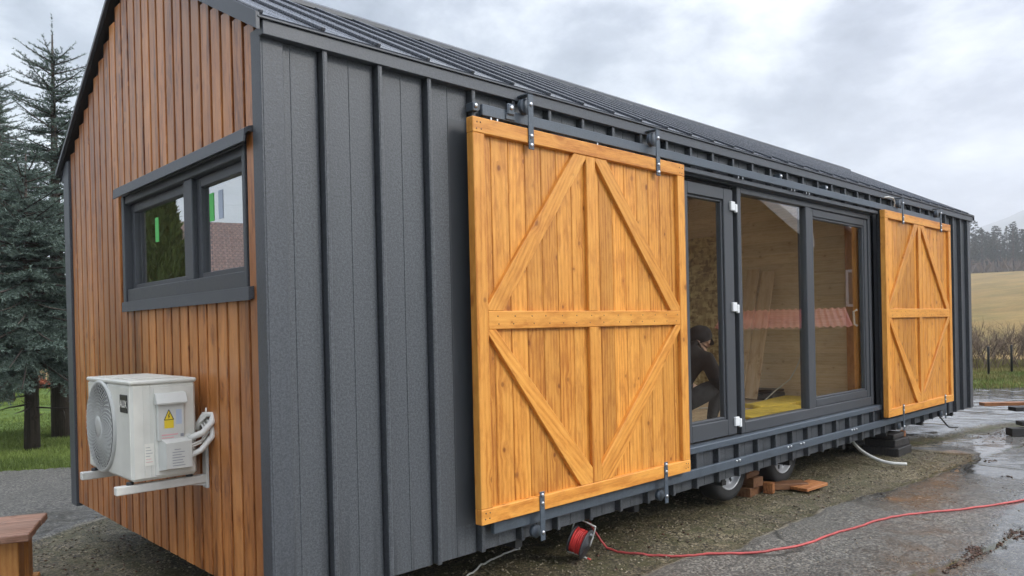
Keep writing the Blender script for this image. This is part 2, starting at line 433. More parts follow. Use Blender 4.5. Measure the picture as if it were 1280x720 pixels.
M['fence_wood'] = wood('pale_picket', (0.50, 0.36, 0.22), (0.42, 0.29, 0.17), (0.28, 0.18, 0.10), 0.7, 0.4, 0.25)
M['bark'] = wood('spruce_bark', (0.085, 0.065, 0.052), (0.055, 0.042, 0.034), (0.022, 0.017, 0.014), 0.85, 0.3, 0.2)
M['twig'] = leafy('bare_twigs', (0.12, 0.085, 0.065), (0.20, 0.145, 0.11), 0.8)
M['spruce'] = leafy('blue_spruce_needles', (0.006, 0.015, 0.010), (0.150, 0.200, 0.165), 0.55)  # dark end paints the shade inside the crown, pale end the lit tips
M['pine'] = leafy('dark_pine_needles', (0.010, 0.020, 0.014), (0.034, 0.052, 0.036), 0.7)
M['thuja'] = leafy('thuja_foliage', (0.022, 0.040, 0.012), (0.075, 0.105, 0.03), 0.7)
M['grass'] = leafy('lawn_grass', (0.085, 0.12, 0.025), (0.24, 0.31, 0.075), 0.6)
M['drygrass'] = leafy('straw_grass', (0.15, 0.14, 0.045), (0.32, 0.26, 0.09), 0.7)
M['litter'] = leafy('wet_leaf_litter', (0.025, 0.014, 0.009), (0.12, 0.062, 0.038), 0.45)
M['pebble'] = leafy('yard_pebbles', (0.04, 0.032, 0.020), (0.34, 0.29, 0.20), 0.55)
M['insul'] = plain('yellow_insulation', (0.72, 0.50, 0.05), 0.85, var=0.2, scale=14, bumps=0.5)
M['jacket'] = plain('black_work_jacket', (0.020, 0.019, 0.020), 0.85, var=0.4, scale=14, spec=0.2, bumps=1.0, bscale=22)
M['trousers'] = plain('dark_work_trousers', (0.032, 0.032, 0.034), 0.85, var=0.35, scale=14, spec=0.2, bumps=1.0, bscale=20)
M['skin'] = plain('skin', (0.42, 0.24, 0.16), 0.5, var=0.08, scale=20)
M['plaster'] = plain('beige_plaster', (0.55, 0.47, 0.34), 0.85, var=0.08)
M['white_paint'] = plain('white_painted_board', (0.74, 0.72, 0.70), 0.5, var=0.05)

def osb_mat():
    m, nt, b, _ = new_mat('strand_board')
    tc = N(nt, 'ShaderNodeTexCoord').outputs['Object']
    v = N(nt, 'ShaderNodeTexVoronoi', {'Vector': mapped(nt, tc, (10, 26, 14), rot=(0.4, 0.3, 0.2)), 'Scale': 1.0})
    v2 = N(nt, 'ShaderNodeTexVoronoi', {'Vector': mapped(nt, tc, (22, 14, 34), rot=(1.1, 0.2, 0.9)), 'Scale': 1.0})
    f = math_(nt, 'ADD', math_(nt, 'MULTIPLY', N(nt, 'ShaderNodeSeparateColor', {0: v.outputs['Color']}).outputs[0], 0.5), math_(nt, 'MULTIPLY', N(nt, 'ShaderNodeSeparateColor', {0: v2.outputs['Color']}).outputs[1], 0.5))
    nt.links.new(ramp(nt, f, [(0.15, (0.22, 0.13, 0.04)), (0.5, (0.46, 0.32, 0.12)), (0.85, (0.72, 0.56, 0.27))]), b.inputs['Base Color'])
    b.inputs['Roughness'].default_value = 0.55
    return m
M['osb'] = osb_mat()

def corrugated(name, a, b_, axis, pitch):
    return plain(name, a, 0.4, var=0.12, scale=3)
M['redroof'] = plain('red_corrugated_sheet', (0.42, 0.10, 0.075), 0.45, var=0.15, scale=3)
M['darkboard'] = wood('dark_brown_boarding', (0.15, 0.085, 0.050), (0.115, 0.062, 0.036), (0.06, 0.03, 0.017), 0.7, 0.3, 0.25)
M['greyroof'] = plain('dark_grey_roofing', (0.11, 0.11, 0.125), 0.5, var=0.15, scale=2)

def tile_mat():
    m, nt, b, _ = new_mat('brown_roof_tiles')
    g = attr(nt, 'grain', 'Vector'); sp = N(nt, 'ShaderNodeSeparateXYZ', {0: g})
    br = N(nt, 'ShaderNodeTexBrick', {'Vector': g, 'Scale': 1.0, 'Color1': (0.20, 0.115, 0.085, 1), 'Color2': (0.145, 0.085, 0.066, 1), 'Mortar': (0.06, 0.038, 0.030, 1), 'Mortar Size': 0.025, 'Brick Width': 0.15, 'Row Height': 0.17, 'Bias': 0.0})
    nt.links.new(br.outputs['Color'], b.inputs['Base Color']); b.inputs['Roughness'].default_value = 0.5
    w = N(nt, 'ShaderNodeTexWave', {'Vector': g, 'Scale': 1.2}, bands_direction='X').outputs['Fac']
    bump(nt, b, w, 0.6, 0.05)
    return m
M['tiles'] = tile_mat()

# ------------------------------------------------------------------ ground
def ground_mat():
    m, nt, b, _ = new_mat('wet_yard_surface')
    geo = N(nt, 'ShaderNodeNewGeometry').outputs['Position']
    dirt, wet, moss, slab = (attr(nt, k) for k in ('dirt', 'wet', 'moss', 'slab'))
    fine = noise(nt, geo, 55, 4, 0.65); med = noise(nt, geo, 6, 5, 0.6); big = noise(nt, geo, 0.7, 5, 0.6)
    agg = N(nt, 'ShaderNodeTexVoronoi', {'Vector': geo, 'Scale': 75.0}).outputs['Color']
    aggv = N(nt, 'ShaderNodeSeparateColor', {0: agg}).outputs[0]
    a = ramp(nt, math_(nt, 'ADD', math_(nt, 'MULTIPLY', fine, 0.6), math_(nt, 'MULTIPLY', aggv, 0.4)), [(0.30, (0.036, 0.033, 0.027)), (0.52, (0.118, 0.110, 0.094)), (0.78, (0.34, 0.315, 0.26))])
    a = mixc(nt, ramp(nt, big, [(0.35, 0.0), (0.65, 0.55)]), a, mixc(nt, fine, (0.030, 0.028, 0.023), (0.13, 0.122, 0.10)))
    d = ramp(nt, math_(nt, 'ADD', math_(nt, 'MULTIPLY', fine, 0.5), math_(nt, 'MULTIPLY', aggv, 0.5)), [(0.30, (0.020, 0.015, 0.008)), (0.5, (0.082, 0.064, 0.032)), (0.78, (0.36, 0.30, 0.18))])
    d = mixc(nt, ramp(nt, big, [(0.40, 0.0), (0.60, 0.65)]), d, mixc(nt, aggv, (0.022, 0.018, 0.011), (0.11, 0.088, 0.055)))
    d = mixc(nt, ramp(nt, med, [(0.42, 0.0), (0.62, 0.7)]), d, (0.062, 0.058, 0.018))
    s = ramp(nt, math_(nt, 'ADD', math_(nt, 'MULTIPLY', med, 0.7), math_(nt, 'MULTIPLY', fine, 0.3)), [(0.3, (0.17, 0.165, 0.15)), (0.7, (0.38, 0.37, 0.34))])
    col = mixc(nt, slab, a, s)
    rim = math_(nt, 'MULTIPLY', ramp(nt, dirt, [(0.18, 0.0), (0.40, 1.0), (0.62, 0.0)]), ramp(nt, noise(nt, geo, 2.2, 3), [(0.42, 0.0), (0.55, 0.8)]))
    dm = ramp(nt, math_(nt, 'ADD', dirt, math_(nt, 'MULTIPLY', math_(nt, 'SUBTRACT', fine, 0.5), 0.5)), [(0.40, 0.0), (0.6, 1.0)])
    col = mixc(nt, dm, col, d)
    col = mixc(nt, rim, col, mixc(nt, fine, (0.16, 0.13, 0.085), (0.42, 0.37, 0.27)))
    col = mixc(nt, ramp(nt, math_(nt, 'ADD', moss, math_(nt, 'MULTIPLY', math_(nt, 'SUBTRACT', fine, 0.5), 0.8)), [(0.35, 0.0), (0.6, 1.0)]), col, mixc(nt, med, (0.045, 0.055, 0.012), (0.09, 0.075, 0.03)))
    wv = N(nt, 'ShaderNodeVectorMath', {0: geo, 1: N(nt, 'ShaderNodeVectorMath', {0: N(nt, 'ShaderNodeTexNoise', {'Vector': geo, 'Scale': 1.3, 'Detail': 5.0}).outputs['Color'], 1: (0.9, 0.9, 0.0)}, operation='MULTIPLY').outputs[0]}, operation='ADD').outputs[0]
    ck = N(nt, 'ShaderNodeTexVoronoi', {'Vector': wv, 'Scale': 0.42}, feature='DISTANCE_TO_EDGE').outputs['Distance']
    crack = math_(nt, 'MULTIPLY', ramp(nt, ck, [(0.003, 1.0), (0.010, 0.0)]), math_(nt, 'MULTIPLY', ramp(nt, noise(nt, geo, 0.9, 2), [(0.46, 0.0), (0.58, 1.0)]), math_(nt, 'SUBTRACT', 1.0, dm)))
    col = mixc(nt, math_(nt, 'MULTIPLY', crack, 0.85), col, (0.022, 0.020, 0.014))
    wn = math_(nt, 'ADD', wet, math_(nt, 'MULTIPLY', math_(nt, 'SUBTRACT', med, 0.5), 0.55))
    w = ramp(nt, wn, [(0.36, 0.0), (0.58, 0.55), (0.74, 0.8), (0.80, 1.0)])
    col = mixc(nt, math_(nt, 'MULTIPLY', w, 0.62), col, mixc(nt, 1.0, col, (0.38, 0.38, 0.40), 'MULTIPLY'))
    nt.links.new(col, b.inputs['Base Color'])
    nt.links.new(ramp(nt, w, [(0.0, 0.62), (0.5, 0.33), (1.0, 0.09)]), b.inputs['Roughness'])
    b.inputs['Specular IOR Level'].default_value = 0.5
    h = math_(nt, 'ADD', math_(nt, 'MULTIPLY', fine, 0.5), math_(nt, 'MULTIPLY', aggv, 0.3))
    bs = N(nt, 'ShaderNodeBump', {'Height': h, 'Distance': 0.012})
    nt.links.new(ramp(nt, w, [(0.0, 0.85), (0.6, 0.45), (1.0, 0.04)]), bs.inputs['Strength'])
    nt.links.new(bs.outputs[0], b.inputs['Normal'])
    return m
M['ground'] = ground_mat()

YARD = [(-40, -45), (70, -45), (34, -11.2), (17.9, 0.92), (17.0, 1.6), (14, 3.9), (11, 5.4), (3, 6.0), (0.84, 6.84), (0.15, 7.28), (-4, 9.9), (-12, 15.1), (-40, 33)]
DIRT = [(-0.9, 2.1), (-0.55, 3.2), (-0.2, 3.55), (0.3, 3.95), (0.75, 4.1), (1.5, 4.2), (8, 4.2), (8.2, -0.72), (6.7, -0.74), (5.64, -0.62), (4.45, -0.50), (3.83, -0.53), (3.25, -0.53), (2.8, -0.40), (1.6, -0.45), (0.3, -0.5), (-0.6, 0.4)]
JOINTS = [[(7.58, -0.16), (7.52, -0.74), (7.45, -1.5), (7.3, -3.2)], [(5.6, -0.64), (6.93, -0.74), (7.52, -0.76), (8.14, -0.85), (9.6, -1.0), (13, -1.5), (18, -2.2)], [(8.53, 0.17), (10.9, -0.33), (12.4, -0.7)], [(11.36, 0.64), (11.56, -0.16), (11.7, -1.2)], [(13.0, 2.0), (13.2, 0.4), (13.5, -1.2)], [(8.4, 3.5), (8.6, 1.2), (8.53, 0.17)], [(2.9, -1.66), (3.5, -1.74), (4.05, -1.80), (4.75, -1.88), (6.3, -2.1), (9, -2.6)]]
SLAB = [(7.9, 4.5), (7.55, -0.75), (9.6, -1.0), (13, -1.5), (14.2, -1.7), (15.2, 3.2), (12, 4.9)]
def yard_fields(x, y):
    w = (fbm(x, y, 3.0, 4, 3) - 0.5)
    dx, dy = x + 0.18 * (fbm(x, y, 1.6, 3, 11) - 0.5), y + 0.18 * (fbm(x, y, 1.6, 3, 23) - 0.5)
    sd = poly_sd(dx, dy, DIRT)
    dirt = np.clip(0.5 + sd * 9 + w * 1.2, 0, 1)
    jd = np.full(x.shape, 1e9)
    for j in JOINTS: jd = np.minimum(jd, seg_dist(dx, dy, j))
    mn = fbm(x, y, 2.2, 3, 41)
    joint = np.clip(1 - jd / (0.02 + 0.05 * mn), 0, 1)
    moss = np.clip(1 - jd / (0.04 + 0.22 * np.clip(mn - 0.42, 0, 1)), 0, 1) * 0.9
    band = np.clip(1 - seg_dist(dx, dy, JOINTS[2]) / 0.34, 0, 1)
    dirt = np.maximum(dirt, np.clip(band * 1.1 + w * 0.5, 0, 1) * (band > 0))
    slab = np.clip(0.5 + poly_sd(dx, dy, SLAB) * 9, 0, 1) * (1 - dirt)
    pud = fbm(x, y, 0.55, 4, 77)
    wet = 0.46 + 1.15 * (pud - 0.5)
    wet = wet + 0.40 * np.clip((x - 3.8) / 3.5, 0, 1) * (1 - 0.4 * dirt) + 0.25 * slab + 0.34 * np.clip((-1.55 - y) / 0.35, 0, 1) * np.clip((x - 3.4) / 0.8, 0, 1)
    wet = wet + 0.45 * np.clip(1 - np.hypot((x - 5.6) / 1.6, (y + 2.3) / 0.75), 0, 1) ** 0.5
    wet = wet - 0.30 * dirt - 0.10 * np.clip((y - 3) / 2, 0, 1)
    under = (x > 0.1) & (x < 10.6) & (y > 0.15) & (y < 3.3)
    wet = np.where(under, wet - 0.12, wet)
    z = 0.010 * (fbm(x, y, 1.1, 4, 5) - 0.5) * 2 + 0.006 * (fbm(x, y, 9, 3, 6) - 0.5) * 2
    z = z + dirt * (-0.034 + 0.035 * (fbm(x, y, 5, 4, 8) - 0.5) + 0.016 * (fbm(x, y, 22, 2, 9) - 0.5))
    z = z - 0.014 * joint * (1 - dirt)
    return z, dirt, np.clip(wet, 0, 1), moss, slab
def grid_patch(xs, ys, keep=None, zoff=0.0, name='yard'):
    gx, gy = np.meshgrid(xs, ys, indexing='ij'); z, dirt, wet, moss, slab = yard_fields(gx, gy)
    nx, ny = len(xs), len(ys); idx = np.arange(nx * ny).reshape(nx, ny)
    q = np.stack([idx[:-1, :-1], idx[1:, :-1], idx[1:, 1:], idx[:-1, 1:]], -1).reshape(-1, 4)
    if keep is not None:
        cx = (gx[:-1, :-1] + gx[1:, 1:]) / 2; cy = (gy[:-1, :-1] + gy[1:, 1:]) / 2; q = q[keep(cx, cy).ravel()]
    V = np.stack([gx, gy, z + zoff], -1).reshape(-1, 3)
    me = tri_mesh(name, V, q.ravel(), np.full(len(q), 4), M['ground'], smooth=True, extra={'dirt': dirt.ravel(), 'wet': wet.ravel(), 'moss': moss.ravel(), 'slab': slab.ravel()})
    o = arr_obj(name, me, None); o['kind'] = 'structure'; return o
FX = np.arange(-3.5, 18.51, 0.05); FY = np.arange(-4.5, 9.01, 0.05)
grid_patch(FX, FY, lambda x, y: poly_sd(x, y, YARD) > -0.1 * (fbm(x, y, 2.5, 3, 4)), 0.0, 'yard')
def yz(x, y): return float(yard_fields(np.array([[x]], float), np.array([[y]], float))[0][0, 0])
CX = np.arange(-40, 71, 0.75); CY = np.arange(-45, 34, 0.75)
grid_patch(CX, CY, lambda x, y: (poly_sd(x, y, YARD) > 0.0) & ~((x > -3.0) & (x < 18.0) & (y > -4.0) & (y < 8.5)), -0.004, 'outer_yard')

# terrain: one sheet to the horizon, rising to the hill beyond the cabin
def terr_z(x, y):
    r = np.hypot(x, y); az = np.degrees(np.arctan2(y, x))
    wgt = np.clip(1 - np.abs(az - 5) / 70.0, 0, 1); wgt = wgt * wgt * (3 - 2 * wgt)
    t = np.clip((r - 36) / 260.0, 0, 1.0)
    h = 16.6 * t ** 1.25 * np.clip(wgt * 1.7, 0, 1)
    h = h + 0.9 * (fbm(x, y, 0.02, 3, 12) - 0.5) * np.clip((r - 30) / 60, 0, 1)
    return h - 0.035 + 0.03 * (fbm(x, y, 0.5, 3, 15) - 0.5)
def terr1(x, y): return float(terr_z(np.array([float(x)]), np.array([float(y)]))[0])
def terrain_mat():
    m, nt, b, _ = new_mat('grass_and_stubble')
    geo = N(nt, 'ShaderNodeNewGeometry').outputs['Position']
    lush = attr(nt, 'lush')
    n1 = noise(nt, geo, 3.0, 6, 0.65); n2 = noise(nt, mapped(nt, geo, (0.03, 0.10, 0.1)), 1.0, 5, 0.6); n3 = noise(nt, mapped(nt, geo, (0.06, 0.22, 0.2), rot=(0, 0, 0.5)), 1.0, 6, 0.65)
    green = ramp(nt, n1, [(0.3, (0.050, 0.085, 0.018)), (0.7, (0.14, 0.20, 0.045))])
    tan = ramp(nt, math_(nt, 'ADD', math_(nt, 'MULTIPLY', n2, 0.6), math_(nt, 'MULTIPLY', n1, 0.4)), [(0.3, (0.13, 0.082, 0.026)), (0.5, (0.235, 0.155, 0.055)), (0.7, (0.31, 0.22, 0.085))])
    tan = mixc(nt, ramp(nt, n3, [(0.45, 0.0), (0.66, 0.75)]), tan, (0.13, 0.105, 0.035))
    nt.links.new(mixc(nt, lush, tan, green), b.inputs['Base Color']); b.inputs['Roughness'].default_value = 0.9
    b.inputs['Specular IOR Level'].default_value = 0.15
    bump(nt, b, n1, 0.6, 0.08)
    return m
rr = np.concatenate([np.linspace(0, 40, 41), 40 * (2500 / 40) ** np.linspace(0.02, 1, 70)])
aa = np.linspace(0, 2 * np.pi, 241)[:-1]
tx, ty = rr[:, None] * np.cos(aa), rr[:, None] * np.sin(aa); tz = terr_z(tx, ty)
fade = np.clip((rr[:, None] - 350) / 500, 0, 1); tz = tz * (1 - 0.25 * fade)
sdy = poly_sd(tx, ty, YARD); tz = np.where(sdy > -0.2, tz - 0.12, tz)
azd = np.degrees(np.arctan2(ty, tx))
lush = np.where(tx + ty * 1.2 < 6 + 12 * 1.2, 1.0, 0.0) * 0 + np.clip(1 - (rr[:, None] - 24) / 7.0 * (azd > -40) * (azd < 30), 0, 1)
lush = np.maximum(lush, np.clip((azd - 35) / 15, 0, 1))
ii = np.arange(tx.size).reshape(tx.shape); jn = np.roll(ii, -1, axis=1)
q = np.stack([ii[:-1], ii[1:], jn[1:], jn[:-1]], -1).reshape(-1, 4)
me = tri_mesh('meadow', np.stack([tx, ty, tz], -1).reshape(-1, 3), q.ravel(), np.full(len(q), 4), terrain_mat(), smooth=True, extra={'lush': lush.ravel()})
arr_obj('meadow', me, None)['kind'] = 'structure'

# distant mountain ridge
def mountain():
    azs = np.radians(np.linspace(-65, 75, 260)); V, F = [], []
    base_r = [1700, 1950, 2150, 2350]
    for k, r in enumerate(base_r):
        dg_ = np.degrees(azs); prof = 2250 * np.tan(np.radians(6.2 * np.exp(-((dg_ - 3) / 13.0) ** 2) + 3.4)) * (0.94 + 0.16 * (fbm(dg_ * 0.16 + 5, azs * 0, 1.0, 5, 31) - 0.4))
        hh = prof * [0.0, 0.45, 0.85, 1.0][k] + [0, 6, 8, 0][k] * (fbm(np.degrees(azs), azs * 0 + k, 0.7, 4, 3) - 0.5)
        V.append(np.stack([r * np.cos(azs), r * np.sin(azs), hh + 8 * (k > 0)], -1))
    V = np.concatenate(V); n = len(azs)
    for k in range(3):
        i = np.arange(n - 1); F.append(np.stack([k * n + i, k * n + i + 1, (k + 1) * n + i + 1, (k + 1) * n + i], -1))
    F = np.concatenate(F)[:, ::-1]
    me = tri_mesh('mountain_ridge', V, F.ravel(), np.full(len(F), 4), plain('forested_slope', (0.045, 0.058, 0.045), 0.9, var=0.35, scale=0.01), smooth=True)
    o = arr_obj('mountain_ridge', me, None); o['kind'] = 'structure'
mountain()

# ------------------------------------------------------------------ grass blades
def blades(name, pts, h, wd, mat, zf):
    n = len(pts); a = rng.uniform(0, 2 * np.pi, n); hh = h * rng.uniform(0.5, 1.3, n); lean = rng.normal(0, 0.35, (n, 2)) * hh[:, None]
    z = zf(pts[:, 0], pts[:, 1]) - 0.01
    dx, dy = np.cos(a) * wd / 2, np.sin(a) * wd / 2
    V = np.empty((n, 3, 3)); V[:, 0] = np.stack([pts[:, 0] - dx, pts[:, 1] - dy, z], -1); V[:, 1] = np.stack([pts[:, 0] + dx, pts[:, 1] + dy, z], -1)
    V[:, 2] = np.stack([pts[:, 0] + lean[:, 0], pts[:, 1] + lean[:, 1], z + hh], -1)
    rn = np.clip(fbm(pts[:, 0], pts[:, 1], 0.9, 3, 5) * 1.2 - 0.2 + rng.normal(0, 0.18, n), 0, 1)
    me = tri_mesh(name, V.reshape(-1, 3), np.arange(3 * n), np.full(n, 3), mat, rnd=np.repeat(rn, 3))
    o = arr_obj(name, me, None); return o
def scatter(n, lo, hi, keep):
    p = rng.uniform(lo, hi, (n, 2)); return p[keep(p[:, 0], p[:, 1])]
lk = lambda x, y: (poly_sd(x, y, YARD) < 0.12 - 0.16 * fbm(x, y, 3, 2, 2))
p1 = np.concatenate([scatter(150000, (-3, 5.8), (4, 12), lk), scatter(110000, (-4, 11), (9, 24), lambda x, y: lk(x, y) & (fbm(x, y, 0.5, 3, 8) > 0.42))])
tag(blades('lawn_grass', p1, 0.06, 0.012, M['grass'], terr_z), 'short green lawn grass under the spruces', 'grass', kind='stuff')
p2 = scatter(300000, (14, -6), (29, 9), lambda x, y: lk(x, y) & (fbm(x, y, 0.8, 3, 18) > 0.12))
sel = fbm(p2[:, 0], p2[:, 1], 0.4, 3, 28) + rng.normal(0, 0.1, len(p2)) + np.clip((np.hypot(p2[:, 0], p2[:, 1]) - 21) / 10, -0.2, 0.4) > 0.5
tag(blades('verge_grass', p2[~sel], 0.09, 0.02, M['grass'], terr_z), 'green verge grass at the end of the yard', 'grass', kind='stuff')
tag(blades('straw_grass', p2[sel], 0.13, 0.02, M['drygrass'], terr_z), 'straw coloured dry grass round the fence posts', 'grass', kind='stuff')

# ------------------------------------------------------------------ trees
def needles(P0, D, L, per_m, nl, nw, tip):
    """needle triangles round twigs. returns V(n,3,3), rnd"""
    cnt = np.maximum(4, (L * per_m).astype(int)); i = np.repeat(np.arange(len(P0)), cnt); n = len(i)
    t = rng.uniform(0, 1.0, n); d = D[i]
    rv = rng.normal(0, 1, (n, 3)); rad = rv - d * (rv * d).sum(1, keepdims=True); rad /= np.linalg.norm(rad, axis=1, keepdims=True) + 1e-9
    rad[:, 2] += 0.25
    nd = d * 0.75 + rad * 0.8; nd /= np.linalg.norm(nd, axis=1, keepdims=True)
    sd = np.cross(nd, rng.normal(0, 1, (n, 3))); sd /= np.linalg.norm(sd, axis=1, keepdims=True) + 1e-9
    b = P0[i] + d * (t * L[i])[:, None]; ln = nl * rng.uniform(0.7, 1.2, n)
    V = np.stack([b - sd * nw / 2, b + sd * nw / 2, b + nd * ln[:, None]], 1)
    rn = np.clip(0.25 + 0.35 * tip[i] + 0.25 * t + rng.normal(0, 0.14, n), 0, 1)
    return V, rn
def unit(v): return v / (np.linalg.norm(v) + 1e-9)
def spruce(seed, H, Rmax, h0, per_m=150, nl=0.042, nw=0.011, dens=0.82):
    r = np.random.default_rng(seed); P, D, L, T = [], [], [], []; wood_ = MB()
    wood_.tube([(0, 0, -0.1), (0.03, 0.01, H * 0.25), (0.0, 0.03, H * 0.6), (0.02, 0.0, H * 0.96)], [0.15 * H / 6, 0.115 * H / 6, 0.055 * H / 6, 0.010], 10)
    z = h0
    while z < H - 0.55:
        f = (z - h0) / (H - h0); Lb = Rmax * (1 - f) ** 0.85 * (0.75 + 0.25 * min(1, f * 6)) + 0.14
        nb = int(r.integers(7, 10)) if f < 0.7 else int(r.integers(5, 7)); a0 = r.uniform(0, 6.28)
        for k in range(nb):
            az = a0 + k * 6.283 / nb + r.normal(0, 0.18); L_ = Lb * r.uniform(0.72, 1.15)
            el0 = np.radians(-12 + 45 * f ** 1.3 + r.normal(0, 5)); ns = max(3, int(L_ / 0.10)); p = np.array([0, 0, z + r.normal(0, 0.05)]); pts = [p.copy()]
            for s_ in range(ns):
                u = (s_ + 0.5) / ns; el = el0 - 0.25 * math.sin(u * 3.1) * (1 - f) + 0.55 * max(0, u - 0.55) * (1 - 0.5 * f)
                d = np.array([math.cos(az) * math.cos(el), math.sin(az) * math.cos(el), math.sin(el)]); st = L_ / ns
                if u > 0.12 or f > 0.6:
                    P.append(p.copy()); D.append(d); L.append(st); T.append(u * 0.5)
                    rem = 1 - u
                    for sgn in (-1, 1):
                        if r.random() > dens: continue
                        sa = az + sgn * np.radians(r.uniform(42, 66)); l2 = (0.10 + 0.42 * L_ * rem * 0.55) * r.uniform(0.6, 1.25); l2 = min(l2, 0.55)
                        e2 = el - r.uniform(0.0, 0.4) * (1 - f); d2 = np.array([math.cos(sa) * math.cos(e2), math.sin(sa) * math.cos(e2), math.sin(e2)])
                        P.append(p.copy()); D.append(d2); L.append(l2); T.append(0.5 + 0.3 * u)
                        nt_ = int(l2 / 0.085)
                        for q_ in range(1, nt_):
                            for s2 in (-1, 1):
                                sb = sa + s2 * np.radians(r.uniform(38, 62)); l3 = 0.06 + (l2 - q_ * 0.085) * 0.42 * r.uniform(0.6, 1.3); e3 = e2 - r.uniform(-0.1, 0.35)
                                P.append(p + d2 * q_ * 0.085); D.append(np.array([math.cos(sb) * math.cos(e3), math.sin(sb) * math.cos(e3), math.sin(e3)])); L.append(l3); T.append(0.75)
                p = p + d * st; pts.append(p.copy())
            P.append(p.copy()); D.append(d); L.append(0.10); T.append(1.0)
            wood_.tube([pts[0], pts[len(pts) // 2], pts[-1]], [0.006 + 0.010 * L_, 0.005 + 0.006 * L_, 0.003], 4, caps=False)
        z += (0.24 - 0.05 * f) * r.uniform(0.75, 1.25) * max(0.75, H / 6.5)
    z = H - 0.75
    while z < H: P.append(np.array([0.02, 0, z])); D.append(np.array([0, 0, 1.0])); L.append(0.1); T.append(0.4); z += 0.1
    # dead sticks below the crown
    for k in range(16):
        az = r.uniform(0, 6.28); zz = r.uniform(0.45, h0 + 0.2); l = r.uniform(0.3, 0.8)
        wood_.tube([(0, 0, zz), (math.cos(az) * l * .6, math.sin(az) * l * .6, zz - 0.02), (math.cos(az) * l, math.sin(az) * l, zz - r.uniform(-.05, .2))], [0.014, 0.009, 0.003], 4, caps=False)
    V, rn = needles(np.array(P), np.array(D), np.array(L), per_m, nl, nw, np.array(T))
    n = len(V)
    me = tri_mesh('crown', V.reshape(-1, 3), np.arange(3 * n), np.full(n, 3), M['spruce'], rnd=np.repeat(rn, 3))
    return me, wood_
def plant_spruce(seed, x, y, H, Rm, h0, label, rot=0, group='spruces on the lawn', src=None, **kw):
    t = thing('spruce_tree', label, 'tree', (x, y, terr1(x, y)), group); t.rotation_euler.z = rot
    if src is None:
        me, w = spruce(seed, H, Rm, h0, **kw); trunk = w.build('trunk', M['bark'], None, origin=(0, 0, 0)); trunk.parent = t; c = arr_obj('crown', me, None); c.parent = t
    else:
        for ch in src[0].children:
            c = ch.copy(); COL.objects.link(c); c.parent = t
        s_ = src[1]; t.scale = (s_, s_, s_)
    return t
sA = plant_spruce(3, 0.86, 9.2, 4.4, 1.85, 1.3, 'shorter spruce on a thick dark trunk at the near edge of the lawn', 0.5)
sC = plant_spruce(5, 1.53, 10.4, 6.7, 1.85, 1.5, 'tall blue-green spruce with a long leader beside the timber gable', 1.9)
sB = plant_spruce(9, 2.35, 19.5, 8.3, 1.95, 1.5, 'spruce cut by the left edge of the photo with its leader in the sky', 0.2, dens=0.9)
plant_spruce(0, 0.2, 14.8, 0, 0, 0, 'spruce with a slim dark trunk further back at the left edge of the lawn', 2.4, src=(sC, 0.85))
back = 'spruces beyond the picket fence'
for i, (x, y, s_) in enumerate(((5.0, 32, 1.5), (8.5, 30, 1.7), (2.0, 36, 1.7), (12, 30, 1.6), (-1.5, 40, 1.8), (6, 41, 1.9))):
    plant_spruce(0, x, y, 0, 0, 0, 'dark spruce standing behind the pale picket fence', i * 1.3, back, src=((sA, sC, sB)[i % 3], s_))

# bare shrubs
def shrub(x, y, h, n, label, seed):
    r = random.Random(seed); mb = MB(); zz = terr1(x, y)
    def grow(p, d, l, rad, lev):
        q_ = p + d * l; mid = p + d * (l * .5) + Vector((r.gauss(0, .05), r.gauss(0, .05), r.gauss(0, .03))) * l
        mb.tube([p, mid, q_], [rad, rad * .8, rad * .6], 3, caps=False)
        if lev == 0: return
        for k in range(r.randint(3, 4)):
            nd = (d + Vector((r.gauss(0, .45), r.gauss(0, .45), r.gauss(0.12, .3)))).normalized(); grow(p + d * (l * r.uniform(.45, 1)), nd, l * r.uniform(.5, .78), rad * .6, lev - 1)
    for k in range(n):
        a = r.uniform(0, 6.28); d = Vector((math.cos(a) * .5, math.sin(a) * .5, 1)).normalized()
        grow(Vector((x + math.cos(a) * .5 * r.random(), y + math.sin(a) * .5 * r.random(), zz - 0.05)), d, h * r.uniform(.36, .5), 0.011, 3)
    tag(mb.build('bare_shrub', M['twig']), label, 'shrub', 'leafless shrubs beyond the fence posts')
shrub(23.6, 3.2, 1.6, 24, 'leafless grey-brown shrub beside the far corner of the cabin', 1)
shrub(24.8, 2.3, 1.6, 26, 'leafless reddish-brown shrub at the right edge behind the fence posts', 2)
shrub(24.3, 4.4, 1.5, 18, 'leafless shrub mostly hidden by the far end of the cabin', 3)
shrub(26.5, 1.2, 1.6, 10, 'leafless shrub just outside the right edge of the photo', 4)
shrub(25.6, 3.2, 1.75, 24, 'tall leafless shrub standing between two others beyond the posts', 6)

